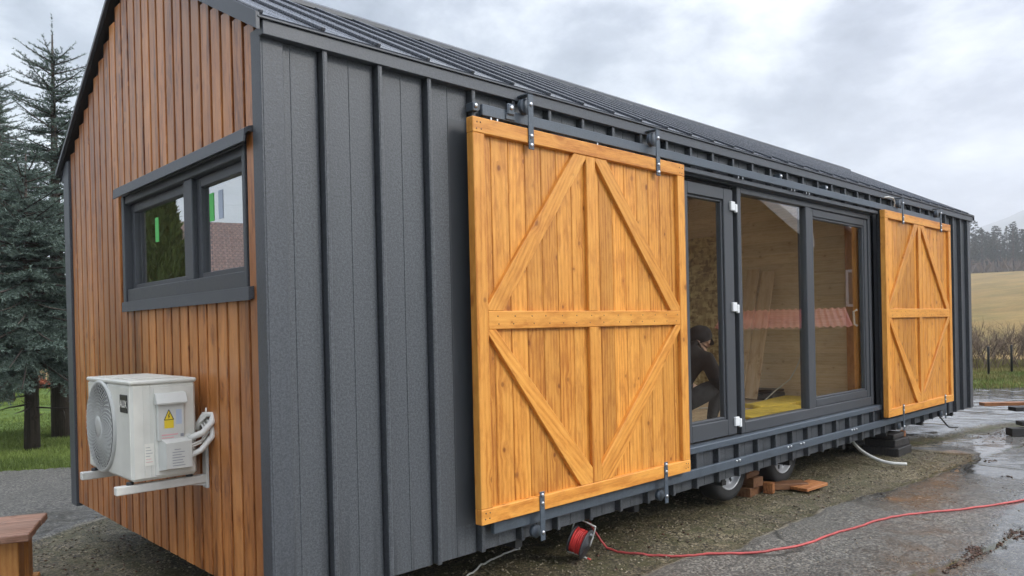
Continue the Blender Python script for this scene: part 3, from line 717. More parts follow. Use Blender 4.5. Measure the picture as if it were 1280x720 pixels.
# pines on the hill
def pine(seed):
    r = np.random.default_rng(seed); H = 17.0 * r.uniform(0.9, 1.1); w = MB()
    w.tube([(0, 0, -0.5), (0.1, 0, H * .5), (0, 0.1, H * .97)], [0.22, 0.15, 0.03], 6)
    P, D, L, T = [], [], [], []
    zz = H * 0.22
    while zz < H:
        f = (zz / H - 0.22) / 0.78; Rb = (2.3 * (1 - f) ** 0.7 + 0.25)
        for k in range(int(r.integers(3, 6))):
            az = r.uniform(0, 6.28); l = Rb * r.uniform(0.5, 1.15); el = r.uniform(-0.25, 0.25) + 0.5 * f
            d = np.array([math.cos(az) * math.cos(el), math.sin(az) * math.cos(el), math.sin(el)])
            w.tube([(0, 0, zz), tuple(np.array([0, 0, zz]) + d * l)], [0.04, 0.015], 3, caps=False)
            for j in range(5):
                P.append(np.array([0, 0, zz]) + d * l * (0.35 + 0.15 * j)); dd = d + r.normal(0, 0.6, 3); D.append(unit(dd)); L.append(l * 0.38); T.append(0.3 + 0.15 * j)
        zz += r.uniform(0.5, 0.95)
    V, rn = needles(np.array(P), np.array(D), np.array(L), 16, 0.42, 0.16, np.array(T)); n = len(V)
    return tri_mesh('crown', V.reshape(-1, 3), np.arange(3 * n), np.full(n, 3), M['pine'], rnd=np.repeat(rn, 3)), w
protos = []
for k in range(5):
    me, w = pine(40 + k); tr = w.build('trunk', M['bark'], None, origin=(0, 0, 0)); protos.append((me, tr.data)); bpy.data.objects.remove(tr)
pr = random.Random(11)
for i in range(250):
    az = R(pr.uniform(-5, 21)); r_ = pr.uniform(296, 345) if i % 3 else pr.uniform(294, 304); x, y = r_ * math.cos(az), r_ * math.sin(az)
    t = thing('pine_tree', 'tall dark conifer in the wood on the hilltop', 'tree', (x, y, terr1(x, y)), 'conifers of the hilltop wood')
    t.rotation_euler.z = pr.uniform(0, 6.28); s_ = pr.uniform(0.72, 1.0); t.scale = (s_ * 1.15, s_ * 1.15, s_)
    me, trd = protos[i % 5]
    arr = bpy.data.objects.new('crown', me); COL.objects.link(arr); arr.parent = t
    arr = bpy.data.objects.new('trunk', trd); COL.objects.link(arr); arr.parent = t
# undergrowth along the wood's edge
q_ = np.stack([np.radians(rng.uniform(-8, 22, 9000)), rng.uniform(293, 330, 9000)], -1); pu = np.stack([q_[:, 1] * np.cos(q_[:, 0]), q_[:, 1] * np.sin(q_[:, 0])], -1)
tag(blades('undergrowth', pu, 4.2, 1.3, M['twig'], terr_z), 'brown undergrowth along the foot of the hilltop wood', 'undergrowth', kind='stuff')

# fence posts at the yard's end
for i, (x, y, lb) in enumerate(((21.5, 2.5, 'dark fence post nearest the far corner of the cabin'), (22.7, 2.245, 'dark fence post at the right in front of the leafless shrubs'), (24.2, 1.9, 'dark fence post just outside the right edge of the photo'))):
    mb = MB(); zz = terr1(x, y); mb.tube([(x, y, zz - .1), (x + .01, y, zz + 0.78), (x + .01, y, zz + 0.80)], [0.032, 0.030, 0.02], 8)
    t = mb.build('fence_post', M['charred']); tag(t, lb, 'fence post', 'posts of the pasture fence')

# field barn at the right edge
def simple_house(name, label, cat, c, ang, Wd, Dp, eave, apex, wallm, roofm, ov=0.35, base=0.0, extra=None, win=None, trim=None):
    """gable faces local -y; Wd across, Dp deep"""
    t = thing(name, label, cat, c); mb = MB(); hw = Wd / 2
    mb.prism([(-hw, -0.3), (hw, -0.3), (hw, eave), (0, apex), (-hw, eave)], 0.0, Dp)
    def part(mb, nm, mat): o = mb.build(nm, mat, None, origin=(0, 0, 0)); o.parent = t; return o
    w = part(mb, 'wall', wallm); sl = (apex - eave) / hw; th = 0.12
    mb = MB()
    for s_ in (-1, 1):
        e = hw + ov
        P = [(0, apex + 0.05), (s_ * e, eave - sl * ov + 0.05), (s_ * e, eave - sl * ov + 0.05 + th), (0, apex + 0.05 + th)]
        al = Vector((s_ * hw, 0, eave - apex)).normalized()
        n = max(1, int(Dp / 0.4))
        mb.prism(P, -ov, Dp + ov)
    r_ = part(mb, 'roof', roofm)
    # tile/grain coordinates on the slope
    g = r_.data.attributes['grain']; co = np.empty(len(r_.data.vertices) * 3); r_.data.vertices.foreach_get('co', co); co = co.reshape(-1, 3)
    gv = np.stack([co[:, 1], np.hypot(co[:, 0], (co[:, 2] - apex)), co[:, 0] * 0], -1); g.data.foreach_set('vector', gv.astype(np.float32).ravel())
    if trim:
        mb = MB()
        for s_ in (-1, 1):
            e = hw + ov; z0 = eave - sl * ov
            mb.prism([(0, apex - 0.16), (s_ * e, z0 - 0.16), (s_ * e, z0 + 0.2), (0, apex + 0.2)], -ov - 0.03, -ov)
        part(mb, 'bargeboard', trim)
    for (x0, z0, x1, z1) in (win or []):
        mb = MB(); f = 0.08
        for lo, hi in (((x0 - f, -0.04, z0 - f), (x1 + f, 0.02, z0)), ((x0 - f, -0.04, z1), (x1 + f, 0.02, z1 + f)), ((x0 - f, -0.04, z0), (x0, 0.02, z1)), ((x1, -0.04, z0), (x1 + f, 0.02, z1))): mb.box(lo, hi)
        fr = part(mb, 'window', M['white_paint'])
        mb = MB(); mb.box((x0, -0.015, z0), (x1, -0.003, z1)); o = mb.build('pane', plain('dark_pane', (0.08, 0.1, 0.1), 0.1), None, origin=(0, 0, 0)); o.parent = fr
    t.rotation_euler.z = ang
    return t
bx, by = 58.0, 2.2
simple_house('field_barn', 'dark field barn on the slope cut by the right edge of the photo', 'barn', (bx, by, terr1(bx, by) + 0.3), R(-62), 4, 5, 1.5, 2.4, M['charred'], M['greyroof'])
_cam_done = True

# buildings across the yard, seen mirrored in the glass
simple_house('timber_barn', 'tall brown timber barn with white bargeboards mirrored in the glass front', 'barn', (17.07, -8.52, 0), R(-116), 5.6, 9, 4.0, 6.8, M['darkboard'], M['greyroof'], trim=M['white_paint'])
simple_house('grey_shed', 'dark boarded shed with a grey roof mirrored in the right window', 'shed', (22.1, -7.2, 0), R(-116), 3.2, 8, 3.5, 5.2, M['darkboard'], M['greyroof'], win=[(-1.35, 2.05, -.85, 3.05)])
def red_shed():
    t = thing('lean_to_shed', 'low shed with a red corrugated roof mirrored in the glass front', 'shed', (14.7, -4.25, 0))
    mb = MB(); mb.box((-.85, -.3, -0.1), (1.7, 1.8, 1.38)); o = mb.build('wall', M['darkboard'], None, origin=(0, 0, 0)); o.parent = t
    xs = np.arange(-.97, 1.9, 0.02); mb = MB(); V, F = [], []
    for i, x in enumerate(xs):
        w = 0.018 * math.sin(x * 2 * math.pi / 0.14)
        V += [(x, -0.4, 1.42 + w), (x, 1.9, 1.85 + w)]
        if i: F.append((2 * i - 2, 2 * i, 2 * i + 1, 2 * i - 1))
    mb._add(V, F, 0, X_, Y_, None, True); o = mb.build('roof', M['redroof'], None, origin=(0, 0, 0)); o.parent = t
    t.rotation_euler.z = R(-67 + 180 + 0)
    return t
rs = red_shed(); rs.rotation_euler.z = R(-116)
simple_house('neighbour_house', 'beige house with a brown tiled roof mirrored in the gable window', 'house', (-6.5, 20.4, 0), R(111), 8, 13, 2.5, 4.85, M['plaster'], M['tiles'], ov=0.5)
def thuja(x, y, h, rad, label):
    t = thing('thuja', label, 'tree', (x, y, 0)); n = 26000
    u = rng.uniform(0, 1, n) ** 0.8; a = rng.uniform(0, 6.283, n)
    prof = rad * np.minimum(1, (u + 0.04) * 6) ** 0.5 * np.clip(1 - u, 0, 1) ** 0.62
    rr_ = prof * (0.55 + 0.5 * rng.uniform(0, 1, n) ** 0.4) * (0.85 + 0.3 * fbm(a * 2.5, u * 9, 1.0, 3, 4))
    c = np.stack([rr_ * np.cos(a), rr_ * np.sin(a), u * h + 0.05], -1); up = np.array([0, 0, 1.0]) + rng.normal(0, 0.35, (n, 3)); up /= np.linalg.norm(up, axis=1, keepdims=True)
    sd = np.cross(up, rng.normal(0, 1, (n, 3))); sd /= np.linalg.norm(sd, axis=1, keepdims=True)
    V = np.stack([c - sd * .03, c + sd * .03, c + up * 0.17], 1)
    me = tri_mesh('crown', V.reshape(-1, 3), np.arange(3 * n), np.full(n, 3), M['thuja'], rnd=np.repeat(rng.uniform(0, 1, n), 3)); o = arr_obj('crown', me, None); o.parent = t
    mb = MB(); mb.tube([(0, 0, -.1), (0, 0, h * .8)], [0.09, 0.02], 8); o = mb.build('trunk', M['bark'], None, origin=(0, 0, 0)); o.parent = t
thuja(-2.15, 8.1, 4.2, 0.62, 'dark green columnar thuja mirrored in the left half of the gable window')

# picket fence far left
def picket_fence():
    t = thing('picket_fence', 'pale wooden picket fence at the back of the lawn', 'fence', (3.9, 29.3, terr1(3.9, 29.3)))
    p0, p1 = Vector((-3.5, 33.0, 0)), Vector((12.0, 25.0, 0)); d = (p1 - p0); L = d.length; d.normalize(); zz = terr1(3.9, 29.3)
    mb = MB(); s_ = 0
    while s_ < L:
        p = p0 + d * s_; h = 1.18 + random.uniform(-.03, .03); c = p + Z_ * (zz + h / 2)
        mb.cbox(c, (0.055, 0.012, h / 2), (d, Z_.cross(d), Z_), 0.004, 0, 2); s_ += 0.15
    mb.build('pickets', M['fence_wood'], t)
    s_ = 0
    while s_ < L:
        p = p0 + d * s_ - Z_.cross(d) * -0.07; mb = MB(); mb.cbox(p + Z_ * (zz + 0.6), (0.05, 0.05, 0.62), (d, Z_.cross(d), Z_), 0.006, 0, 2); mb.build('post', M['fence_wood'], t); s_ += 2.2
    for z in (0.3, 0.9):
        mb = MB(); mb.cbox((p0 + p1) / 2 + Z_.cross(d) * 0.035 + Z_ * (zz + z), (L / 2, 0.018, 0.045), (d, Z_.cross(d), Z_), 0.004); mb.build('rail', M['fence_wood'], t)
picket_fence()
mb = MB(); hp = []
for k in range(420):
    a, u = random.uniform(0, 6.28), random.random() ** .5; x, y = 4.05 + .55 * u * math.cos(a), 24.6 + .45 * u * math.sin(a); z = terr1(x, y) + (1 - u) * .42 + random.uniform(0, .06)
    mb.cbox((x, y, z), (.05, .035, .006), (Vector((math.cos(a), math.sin(a), .3)).normalized(), Vector((-math.sin(a), math.cos(a), 0)), Vector((-.3 * math.cos(a), -.3 * math.sin(a), 1)).normalized()))
M['heap'] = leafy('rust_leaves', (0.20, 0.055, 0.03), (0.38, 0.13, 0.07), 0.7)
tag(mb.build('leaf_heap', M['heap']), 'small heap of rust-red leaves on the lawn behind the spruces', 'leaf heap')

# ------------------------------------------------------------------ THE CABIN
W, Lh, H = 3.39, 10.70, 2.75
house = thing('tiny_house', 'dark grey metal-clad cabin on wheels with timber gable and amber sliding doors', 'tiny house', (0, 0, 0))
YR, ZR = 1.80, 3.68                      # ridge
ZF, ZB = 2.73, 2.63                      # roof line at front / back wall
def roofz(y): return ZF + (ZR - ZF) * y / YR if y <= YR else ZR - (ZR - ZB) * (y - YR) / (W - YR)
def hm(): return MB(G)
OX0, OX1, OZ0, OZ1 = 3.30, 7.17, 0.335, 2.46       # glazed opening
GY0, GY1, GZ0, GZ1 = 0.21, 2.05, 1.51, 2.20        # gable window opening

# front sheet cladding with standing seams
mb = hm(); ys = 0.0
def sheet(x0, x1, z0, z1): mb.box((x0, ys, z0), (x1, ys + 0.02, z1), 0, 0, 2)
ZT = 2.715
seams = [0.30 + 0.3185 * k for k in range(33)]; edges = [-0.30] + seams + [Lh + 0.4]
def zsegs(x0, x1):
    """vertical spans of sheet for a strip between x0 and x1"""
    cuts = sorted({x0, x1, *[c for c in (OX0, OX1) if x0 < c < x1]})
    for a, b in zip(cuts[:-1], cuts[1:]):
        if OX0 - .001 <= a and b <= OX1 + .001: yield a, b, 0.0, OZ0; yield a, b, OZ1, ZT
        else: yield a, b, 0.0, ZT
for k in range(len(edges) - 1):
    x0, x1 = max(0.0, edges[k] + 0.012), min(Lh, edges[k + 1] - 0.026)
    for a, b, z0, z1 in zsegs(x0, x1): sheet(a, b, z0, z1)
for a, b, z0, z1 in zsegs(0.01, Lh - .01): mb.box((a, 0.022, z0), (b, 0.034, z1), 0, 0, 2)
for x in seams:
    if x > Lh - .08: break
    for a, b, z0, z1 in zsegs(x - .03, x + .03):
        if b - a < .05 and z1 - z0 > 2.6: continue
        za, zb = z0 + .001, min(z1, ZT - 0.03) if z1 > 1 else z1 - .05
        if z0 > 1: za = z0 + .036
        mb.box((x - 0.010, ys - 0.042, za), (x + 0.011, 0.0215, zb), 0.003, 0, 2)
        mb.box((x - 0.016, ys - 0.0425, za), (x - 0.0095, ys - 0.030, zb), 0.002, 0, 2)
    xm = x - 0.165
    for a, b, z0, z1 in zsegs(xm - .004, xm + .004): mb.box((xm - 0.0035, ys - 0.003, z0 + .002), (xm + 0.0035, ys + 0.001, (ZT - .03) if z1 > 1 else z1), 0.0015, 0, 2)
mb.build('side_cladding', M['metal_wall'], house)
# back wall + far gable
BX0, BX1, BZ0, BZ1 = 1.4, 7.25, 0.42, 2.50       # opening added in the unseen rear wall to bring daylight inside
mb = hm(); mb.box((0.02, W - 0.02, 0.0), (BX0, W, ZB - 0.02)); mb.box((BX1, W - 0.02, 0.0), (Lh - 0.02, W, ZB - 0.02)); mb.box((BX0, W - 0.02, 0.0), (BX1, W, BZ0)); mb.box((BX0, W - 0.02, BZ1), (BX1, W, ZB - 0.02))
mb.prism([(0.02, 0.0), (W - 0.02, 0.0), (W - 0.02, ZB - 0.02), (YR, ZR - 0.03), (0.02, ZF - 0.02)], Lh - 0.001, Lh - 0.02, axes=(Y_, Z_, X_))
mb.build('rear_cladding', M['metal'], house)

# gable cladding: battens over a backing
mb = hm(); bx0 = 0.0
def back_poly(P): mb.prism(P, 0.012, 0.03, axes=(Y_, Z_, X_))
yL, yR_ = 0.07, W - 0.10
back_poly([(yL, 0.0), (GY0, 0.0), (GY0, roofz(GY0)), (yL, roofz(yL))])
back_poly([(GY1, 0.0), (yR_, 0.0), (yR_, roofz(yR_)), (GY1, roofz(GY1))])
back_poly([(GY0, 0.0), (GY1, 0.0), (GY1, GZ0), (GY0, GZ0)])
back_poly([(GY0, GZ1), (GY1, GZ1), (GY1, roofz(GY1)), (YR, ZR), (GY0, roofz(GY0))])
mb.build('gable_backing', M['batten_back'], house)
mb = hm(); pitch = 0.1285; k = 0
while yL + 0.004 + k * pitch + 0.03 < yR_:
    y = yL + 0.004 + k * pitch; y1 = min(y + 0.103, yR_); k += 1; rn = random.random(); top = min(roofz(y), roofz(y1)) - 0.010
    hit = y1 > GY0 - .02 and y < GY1 + .015
    for a, b in ([(0.006, GZ0 - 0.05), (GZ1 + 0.07, top)] if hit else [(0.006, top)]):
        mb.box((-0.010, y, a + random.uniform(0, .004)), (0.0125, y1, b), 0.003, 0, 2, rn)
mb.build('gable_cladding', M['batten'], house)

# corner trims
mb = hm(); mb.box((-0.022, -0.014, -0.01), (-0.012, 0.082, 2.70), 0.002, 0, 2); mb.box((-0.012, -0.014, -0.01), (0.092, -0.004, 2.70), 0.002, 0, 2); mb.box((-0.012, 0.070, -0.01), (0.012, 0.082, 2.70), 0.002, 0, 2)
mb.build('corner_trim', M['corner'], house)
mb = hm(); mb.box((-0.026, W - 0.115, -0.02), (0.02, W + 0.03, 2.66), 0.003, 0, 2); mb.build('corner_trim', M['metal'], house)
mb = hm(); mb.box((Lh - 0.09, -0.012, -0.01), (Lh + 0.012, 0.0, 2.70), 0.002, 0, 2); mb.box((Lh, 0.0, -0.01), (Lh + 0.012, 0.09, 2.70), 0.002, 0, 2); mb.build('corner_trim', M['metal'], house)

# roof
RX0, RX1 = -0.055, Lh + 0.05
def slope_axes(front):
    if front: u = Vector((0, YR, ZR - ZF)).normalized()
    else: u = Vector((0, YR - W, ZR - ZB)).normalized()
    n = X_.cross(u) if front else u.cross(X_); return u, n
mb = hm()
for front in (True, False):
    u, n = slope_axes(front); e0 = Vector((0, -0.055, 0)) if front else Vector((0, W + 0.10, 0)); e0.z = roofz(0) - 0.055 * (ZR - ZF) / YR if front else ZB - 0.10 * (ZR - ZB) / (W - YR)
    e0.z += 0.035; top = Vector((0, YR, ZR + 0.035)); Ls = (top - e0).length; u = (top - e0).normalized(); n = X_.cross(u) if front else u.cross(X_)
    c = (e0 + top) / 2; c.x = (RX0 + RX1) / 2
    mb.cbox(c, ((RX1 - RX0) / 2, Ls / 2, 0.006), (X_, u, n), 0, 0, 1)
    x = RX0 + 0.02; k = 0
    while x < RX1 - 0.01:
        cc = c.copy(); cc.x = x; cc = cc + n * 0.015
        mb.cbox(cc, (0.012, Ls / 2 - 0.002, 0.010), (X_, u, n), 0.004, 0, 1)
        for q_ in (0.107, 0.213):       # stiffening beads
            c2 = c.copy(); c2.x = min(x + q_, RX1 - .01); c2 = c2 + n * 0.006; mb.cbox(c2, (0.005, Ls / 2 - 0.05, 0.0015), (X_, u, n), 0.001, 0, 1)
        x += 0.3185
roof = mb.build('roof', M['roof'], house)
mb = hm(); mb.prism([(YR - 0.13, ZR - 0.016), (YR, ZR + 0.058), (YR + 0.13, ZR - 0.022), (YR + 0.13, ZR + 0.012), (YR, ZR + 0.088), (YR - 0.13, ZR + 0.016)], RX0 - 0.004, RX1 + 0.004, axes=(Y_, Z_, X_))
mb.build('ridge_cap', M['metal'], roof)
mb = hm(); mb.box((RX0 + 0.03, -0.052, 2.655), (RX1 - 0.04, -0.004, 2.722), 0.003, 0, 0); mb.box((RX0 + 0.002, -0.064, 2.722), (RX1 - 0.01, -0.02, 2.732), 0.002, 0, 0); mb.build('eave_fascia', M['metal'], roof)
mb = hm(); mb.box((RX0 + 0.03, W + 0.002, 2.52), (RX1 - 0.04, W + 0.09, 2.60), 0.003, 0, 0); mb.build('eave_fascia', M['metal'], roof)
sF = (ZR - ZF) / YR; sB = (ZR - ZB) / (W - YR); e = W + 0.105; ze = ZB - 0.105 * sB
for sg, xa, xb, xi in ((-1, RX0 - 0.006, RX0 + 0.012, 0.004), (1, RX1 - 0.012, RX1 + 0.006, Lh - 0.02)):
    mb = hm(); mb.prism([(-0.06, ZF - 0.06 * sF - 0.030), (YR, ZR - 0.045), (YR, ZR + 0.065), (-0.06, ZF - 0.06 * sF + 0.048)], xa, xb, axes=(Y_, Z_, X_), along=(1, .5)); mb.build('rake_trim', M['metal'], roof)
    mb = hm(); mb.prism([(YR, ZR + 0.012), (e, ze + 0.012), (e, ze + 0.045), (YR, ZR + 0.045)], xa, xb, axes=(Y_, Z_, X_), along=(1, -.5)); mb.build('rake_trim', M['metal'], roof)
    xs_ = sorted((xb if sg < 0 else xa, xi))
    mb = hm(); mb.prism([(YR, ZR - 0.002), (e - .01, ze - 0.002), (e - .01, ze + 0.022), (YR, ZR + 0.022)], xs_[0], xs_[1], axes=(Y_, Z_, X_), along=(1, -.5)); mb.build('rake_soffit', M['soffit'], roof)
mb = hm(); mb.prism([(W + .032, ZB - .05), (e - .012, ze - 0.03), (e - .012, ze + .015), (W + .032, ZB + .0)], RX0 + .02, Lh, axes=(Y_, Z_, X_)); mb.build('eave_soffit', M['soffit'], roof)

# lintel & sill flashing round the glazed opening
mb = hm(); mb.box((OX0 - .02, -0.050, OZ1), (OX1 + .03, 0.02, OZ1 + 0.035), 0.003); mb.build('lintel_flashing', M['metal'], house)
mb = hm(); mb.box((OX0 - .02, -0.055, OZ0 - 0.055), (OX1 + .03, 0.06, OZ0 - 0.002), 0.006); mb.build('sill_flashing', M['metal_track'], house)
mb = hm(); mb.box((OX0 - .012, 0.0, OZ0), (OX0, 0.14, OZ1)); mb.box((OX1, 0.0, OZ0), (OX1 + .012, 0.14, OZ1)); mb.box((OX0, 0.0, OZ1 - 0.012), (OX1, 0.14, OZ1 - .001)); mb.build('opening_reveal', M['metal'], house)

def frame4(mb, x0, x1, z0, z1, w, y0, y1, ch=0.005, wb=None, wt=None):
    wb = wb or w; wt = wt or w
    mb.box((x0, y0, z0), (x0 + w, y1, z1), ch, 0, 2); mb.box((x1 - w, y0, z0), (x1, y1, z1), ch, 0, 2)
    mb.box((x0 + w, y0 + .001, z0), (x1 - w, y1, z0 + wb), ch, 0, 0); mb.box((x0 + w, y0 + .001, z1 - wt), (x1 - w, y1, z1), ch, 0, 0)
def pane(par, x0, x1, z0, z1, y, mat): mb = hm(); mb.box((x0, y, z0), (x1, y + 0.006, z1)); return mb.build('glass_pane', mat, par)
# glazed door (left)
mb = hm(); frame4(mb, 3.36, 4.185, OZ0 + 0.012, 2.41, 0.145, 0.012, 0.085, wb=0.135, wt=0.095)
frame4(mb, 3.505, 4.040, OZ0 + 0.147, 2.315, 0.02, 0.030, 0.08, 0.004)
pd = mb.build('patio_door', M['frame'], house); pane(pd, 3.515, 4.03, OZ0 + .157, 2.305, 0.05, M['glass'])
for z in (2.27, 1.42, 0.455):
    mb = hm(); mb.box((4.125, -0.010, z - 0.038), (4.19, 0.012, z + 0.038), 0.004); mb.box((4.19, -0.014, z - 0.052), (4.222, 0.010, z + 0.02), 0.005); mb.build('hinge', M['white_plastic'], pd)
# outer frame behind the door
mb = hm(); frame4(mb, OX0 + .001, 4.235, OZ0 + .001, OZ1 - .013, 0.045, 0.05, 0.12); mb.build('door_frame', M['dark'], house)
# big two-light window
mb = hm(); frame4(mb, 4.245, 7.115, OZ0 + 0.004, 2.445, 0.062, 0.004, 0.10, wb=0.095, wt=0.050); mb.box((5.535, 0.005, OZ0 + 0.099), (5.645, 0.095, 2.395), 0.005, 0, 2)
wn = mb.build('sliding_window', M['frame'], house)
pane(wn, 4.307, 5.535, OZ0 + .099, 2.395, 0.04, M['glass'])
mb = hm(); frame4(mb, 5.646, 7.052, OZ0 + 0.10, 2.394, 0.075, 0.020, 0.09, 0.006); frame4(mb, 5.722, 6.976, OZ0 + .176, 2.318, 0.02, 0.032, 0.08, .004); mb.build('sash', M['frame'], wn)
pane(wn, 5.742, 6.956, OZ0 + .196, 2.298, 0.05, M['glass'])
mb = hm(); mb.tube([(6.95, 0.10, 1.22), (6.95, 0.135, 1.24), (6.95, 0.14, 1.38), (6.95, 0.10, 1.40)], 0.012, 6); mb.build('handle', M['white_plastic'], wn)

# rear glazing, unseen, added to brighten the interior with daylight
mb = hm()
for a, b in ((BX0, 3.3), (3.3, 5.3), (5.3, BX1)): frame4(mb, a + .002, b - .002, BZ0 + .002, BZ1 - .002, .07, W - .09, W - .021)
rg = mb.build('rear_fill_window', M['frame'], house)
for a, b in ((BX0, 3.3), (3.3, 5.3), (5.3, BX1)): mb = hm(); mb.box((a + .07, W - .056, BZ0 + .07), (b - .07, W - .05, BZ1 - .07)); mb.build('glass_pane', M['glass_clear'], rg)
# gable window
mb = MB(G)
def gbox(y0, y1, z0, z1, x0, x1, ch=0.004, al=None): mb.box((x0, y0, z0), (x1, y1, z1), ch, 0, al)
gbox(GY0 - .020, GY0 + .012, GZ0, GZ1, -.018, .10); gbox(GY1 - .055, GY1 - .005, GZ0, GZ1, -.018, .10)
gbox(GY0 + .012, GY1 - .055, GZ1 - .05, GZ1, -.010, .10); gbox(GY0 - .020, GY1 - .005, GZ1 + .001, 2.242, -.014, .05); gbox(GY0 + .012, GY1 - .055, GZ0, GZ0 + .085, -.006, .10); gbox(0.895, 1.015, GZ0 + .085, GZ1 - .05, 0.0, .10)
gw = mb.build('window', M['frame'], house)
for y0, y1 in ((GY0 + .013, .894), (1.016, GY1 - .056)):
    mb = MB(G); z0, z1 = GZ0 + .086, GZ1 - .051; f = 0.055
    gbox(y0, y0 + f, z0, z1, .028, .09); gbox(y1 - f, y1, z0, z1, .028, .09); gbox(y0 + f, y1 - f, z0, z0 + .03, .029, .09); gbox(y0 + f, y1 - f, z1 - f, z1, .029, .09); mb.build('sash', M['frame'], gw)
    mb = MB(G); mb.box((.050, y0 + f, z0 + .03), (.056, y1 - f, z1 - f)); mb.build('glass_pane', M['glass_gable'], gw)
for yc, zc in ((0.745, 1.975), (1.585, 1.945)):
    mb = MB(G); mb.box((.0475, yc - .028, zc - .075), (.0495, yc + .028, zc + .075)); mb.build('green_sticker', M['green'], gw)
mb = MB(G); mb.box((.0475, .60, 1.90), (.0495, .655, 2.05)); mb.build('clear_sticker', M['bluegrey'], gw)
mb = MB(G); prof = [(0.012, 2.278), (-0.034, 2.266), (-0.056, 2.250), (-0.060, 2.192), (-0.053, 2.190), (-0.048, 2.230), (-0.034, 2.243), (0.012, 2.243)]
mb.prism(prof, 0.100, 2.075, axes=(X_, Z_, Y_)); mb.build('head_flashing', M['metal'], gw)
mb = MB(G); mb.prism([(0.012, 1.520), (-0.038, 1.510), (-0.040, 1.448), (-0.030, 1.448), (-0.028, 1.455), (0.012, 1.455)], 0.130, 2.010, axes=(X_, Z_, Y_)); mb.build('sill', M['metal'], gw)

# barn doors
def barn_door(x0, x1, z0, z1, hx, bxs, plank=0.137):
    yb, yf, yp = -0.078, -0.134, -0.103; sw = 0.088; mb = hm(); x = x0 + 0.02
    while x < x1 - 0.03:
        xe = min(x + plank, x1 - 0.02)
        mb.box((x + .0016, yp, z0 + 0.02), (xe - .0016, yb + .004, z1 - 0.02), 0.004, 0, 2); x += plank
    mb.box((x0 + .03, yb - .004, z0 + .03), (x1 - .03, yb, z1 - .03), 0, 0, 2, .5)
    zm0, zm1 = z0 + (z1 - z0) * 0.479, z0 + (z1 - z0) * 0.479 + 0.105
    for x in [x0 + .03, x0 + .06, x1 - .06, x1 - .03]:
        for z in (z0 + .03, z0 + .065, z1 - .065, z1 - .03): mb.lathe((x + random.uniform(-.004, .004), yf - .0012, z + random.uniform(-.004, .004)), -Y_, [(0, .005), (.0006, .005), (.0006, 0)], 8, 1)
    x = x0 + .16
    while x < x1 - .12:
        for z in (zm0 + .03, zm1 - .03): mb.lathe((x + random.uniform(-.02, .02), yf + .0015, z), -Y_, [(0, .0045), (.0006, .0045), (.0006, 0)], 8, 1)
        x += plank
    d = mb.build('barn_door', [M['door'], M['old_board']], house); zm0, zm1 = z0 + (z1 - z0) * 0.479, z0 + (z1 - z0) * 0.479 + 0.105; cx = (x0 + x1) / 2 - 0.03; cw = 0.045
    B = 0.004
    for a, b in ((x0, x0 + sw), (x1 - sw, x1)): mb = hm(); mb.box((a, yf, z0 + sw), (b, yb, z1 - sw), B, 0, 2); mb.build('stile', M['door_frame'], d)
    for a, b in ((z0, z0 + sw), (z1 - sw, z1)): mb = hm(); mb.box((x0 - .001, yf - .001, a), (x1 + .001, yb, b), B, 0, 0); mb.build('rail', M['door_frame'], d)
    mb = hm(); mb.box((x0 + sw, yf + .002, zm0), (x1 - sw, yp + .002, zm1), B, 0, 0); mb.build('rail', M['door_frame'], d)
    for a, b in ((zm1, z1 - sw), (z0 + sw, zm0)): mb = hm(); mb.box((cx - cw, yf + .003, a), (cx + cw, yp + .002, b), B, 0, 2); mb.build('centre_stile', M['door_frame'], d)
    xl, xr, zt, zb = x0 + sw, x1 - sw, z1 - sw, z0 + sw; wd = 0.115
    for P in ([(cx - cw - wd, zt), (cx - cw, zt), (cx - cw, zt - .02), (xl + wd, zm1), (xl, zm1), (xl, zm1 + .03)],
              [(cx + cw, zt), (cx + cw + wd, zt), (xr, zm1 + .03), (xr, zm1), (xr - wd, zm1), (cx + cw, zt - .02)],
              [(xl, zm0 - .03), (xl, zm0), (xl + wd * .5, zm0), (cx - cw, zb + .1), (cx - cw, zb), (cx - cw - wd, zb)],
              [(xr, zm0 - .03), (xr, zm0), (xr - wd * .5, zm0), (cx + cw, zb + .1), (cx + cw, zb), (cx + cw + wd, zb)]):
        c0 = Vector(P[0]); c1 = Vector(P[3]); mb = hm(); mb.prism(P, yf + .004, yp + .002, 0.003, along=tuple((c1 - c0).normalized())); mb.build('brace', M['door_frame'], d)
    for h in hx:
        mb = hm(); mb.box((h - .022, yf - .010, z1 - 0.125), (h + .022, yf - .002, 2.685), 0.002, 0, 2); mb.box((h - .022, yf - .010, 2.675), (h + .022, -0.05, 2.685), 0.002)
        mb.lathe((h + .005, -0.085, 2.618), Y_, [(-0.014, 0.0), (-0.014, 0.046), (-0.010, 0.048), (0, 0.040), (0.010, 0.048), (0.014, 0.046), (0.014, 0)], 24)
        for z in (z1 - .10, z1 - .045, 2.618): mb.lathe((h, yf - .010, z), -Y_, [(0, .013), (.006, .012), (.009, .007), (.009, 0)], 12, 1)
        mb.build('roller_hanger', [M['metal_track'], M['zinc']], d)
    for h in bxs:
        mb = hm(); mb.box((h - .020, yf - .009, 0.005), (h + .020, yf - .002, z0 + .115), 0.002, 0, 2)
        mb.lathe((h - .01, -0.085, 0.055), Y_, [(-0.013, 0.0), (-0.013, 0.040), (0, 0.036), (0.013, 0.040), (0.013, 0)], 20)
        for z in (z0 + .095, z0 + .045, 0.055): mb.lathe((h, yf - .009, z), -Y_, [(0, .012), (.006, .011), (.009, .006), (.009, 0)], 12, 1)
        mb.build('guide_bracket', [M['metal_track'], M['zinc']], d)
    return d
barn_door(1.160, 3.243, 0.185, 2.474, (1.615, 2.905), (1.64, 2.92))
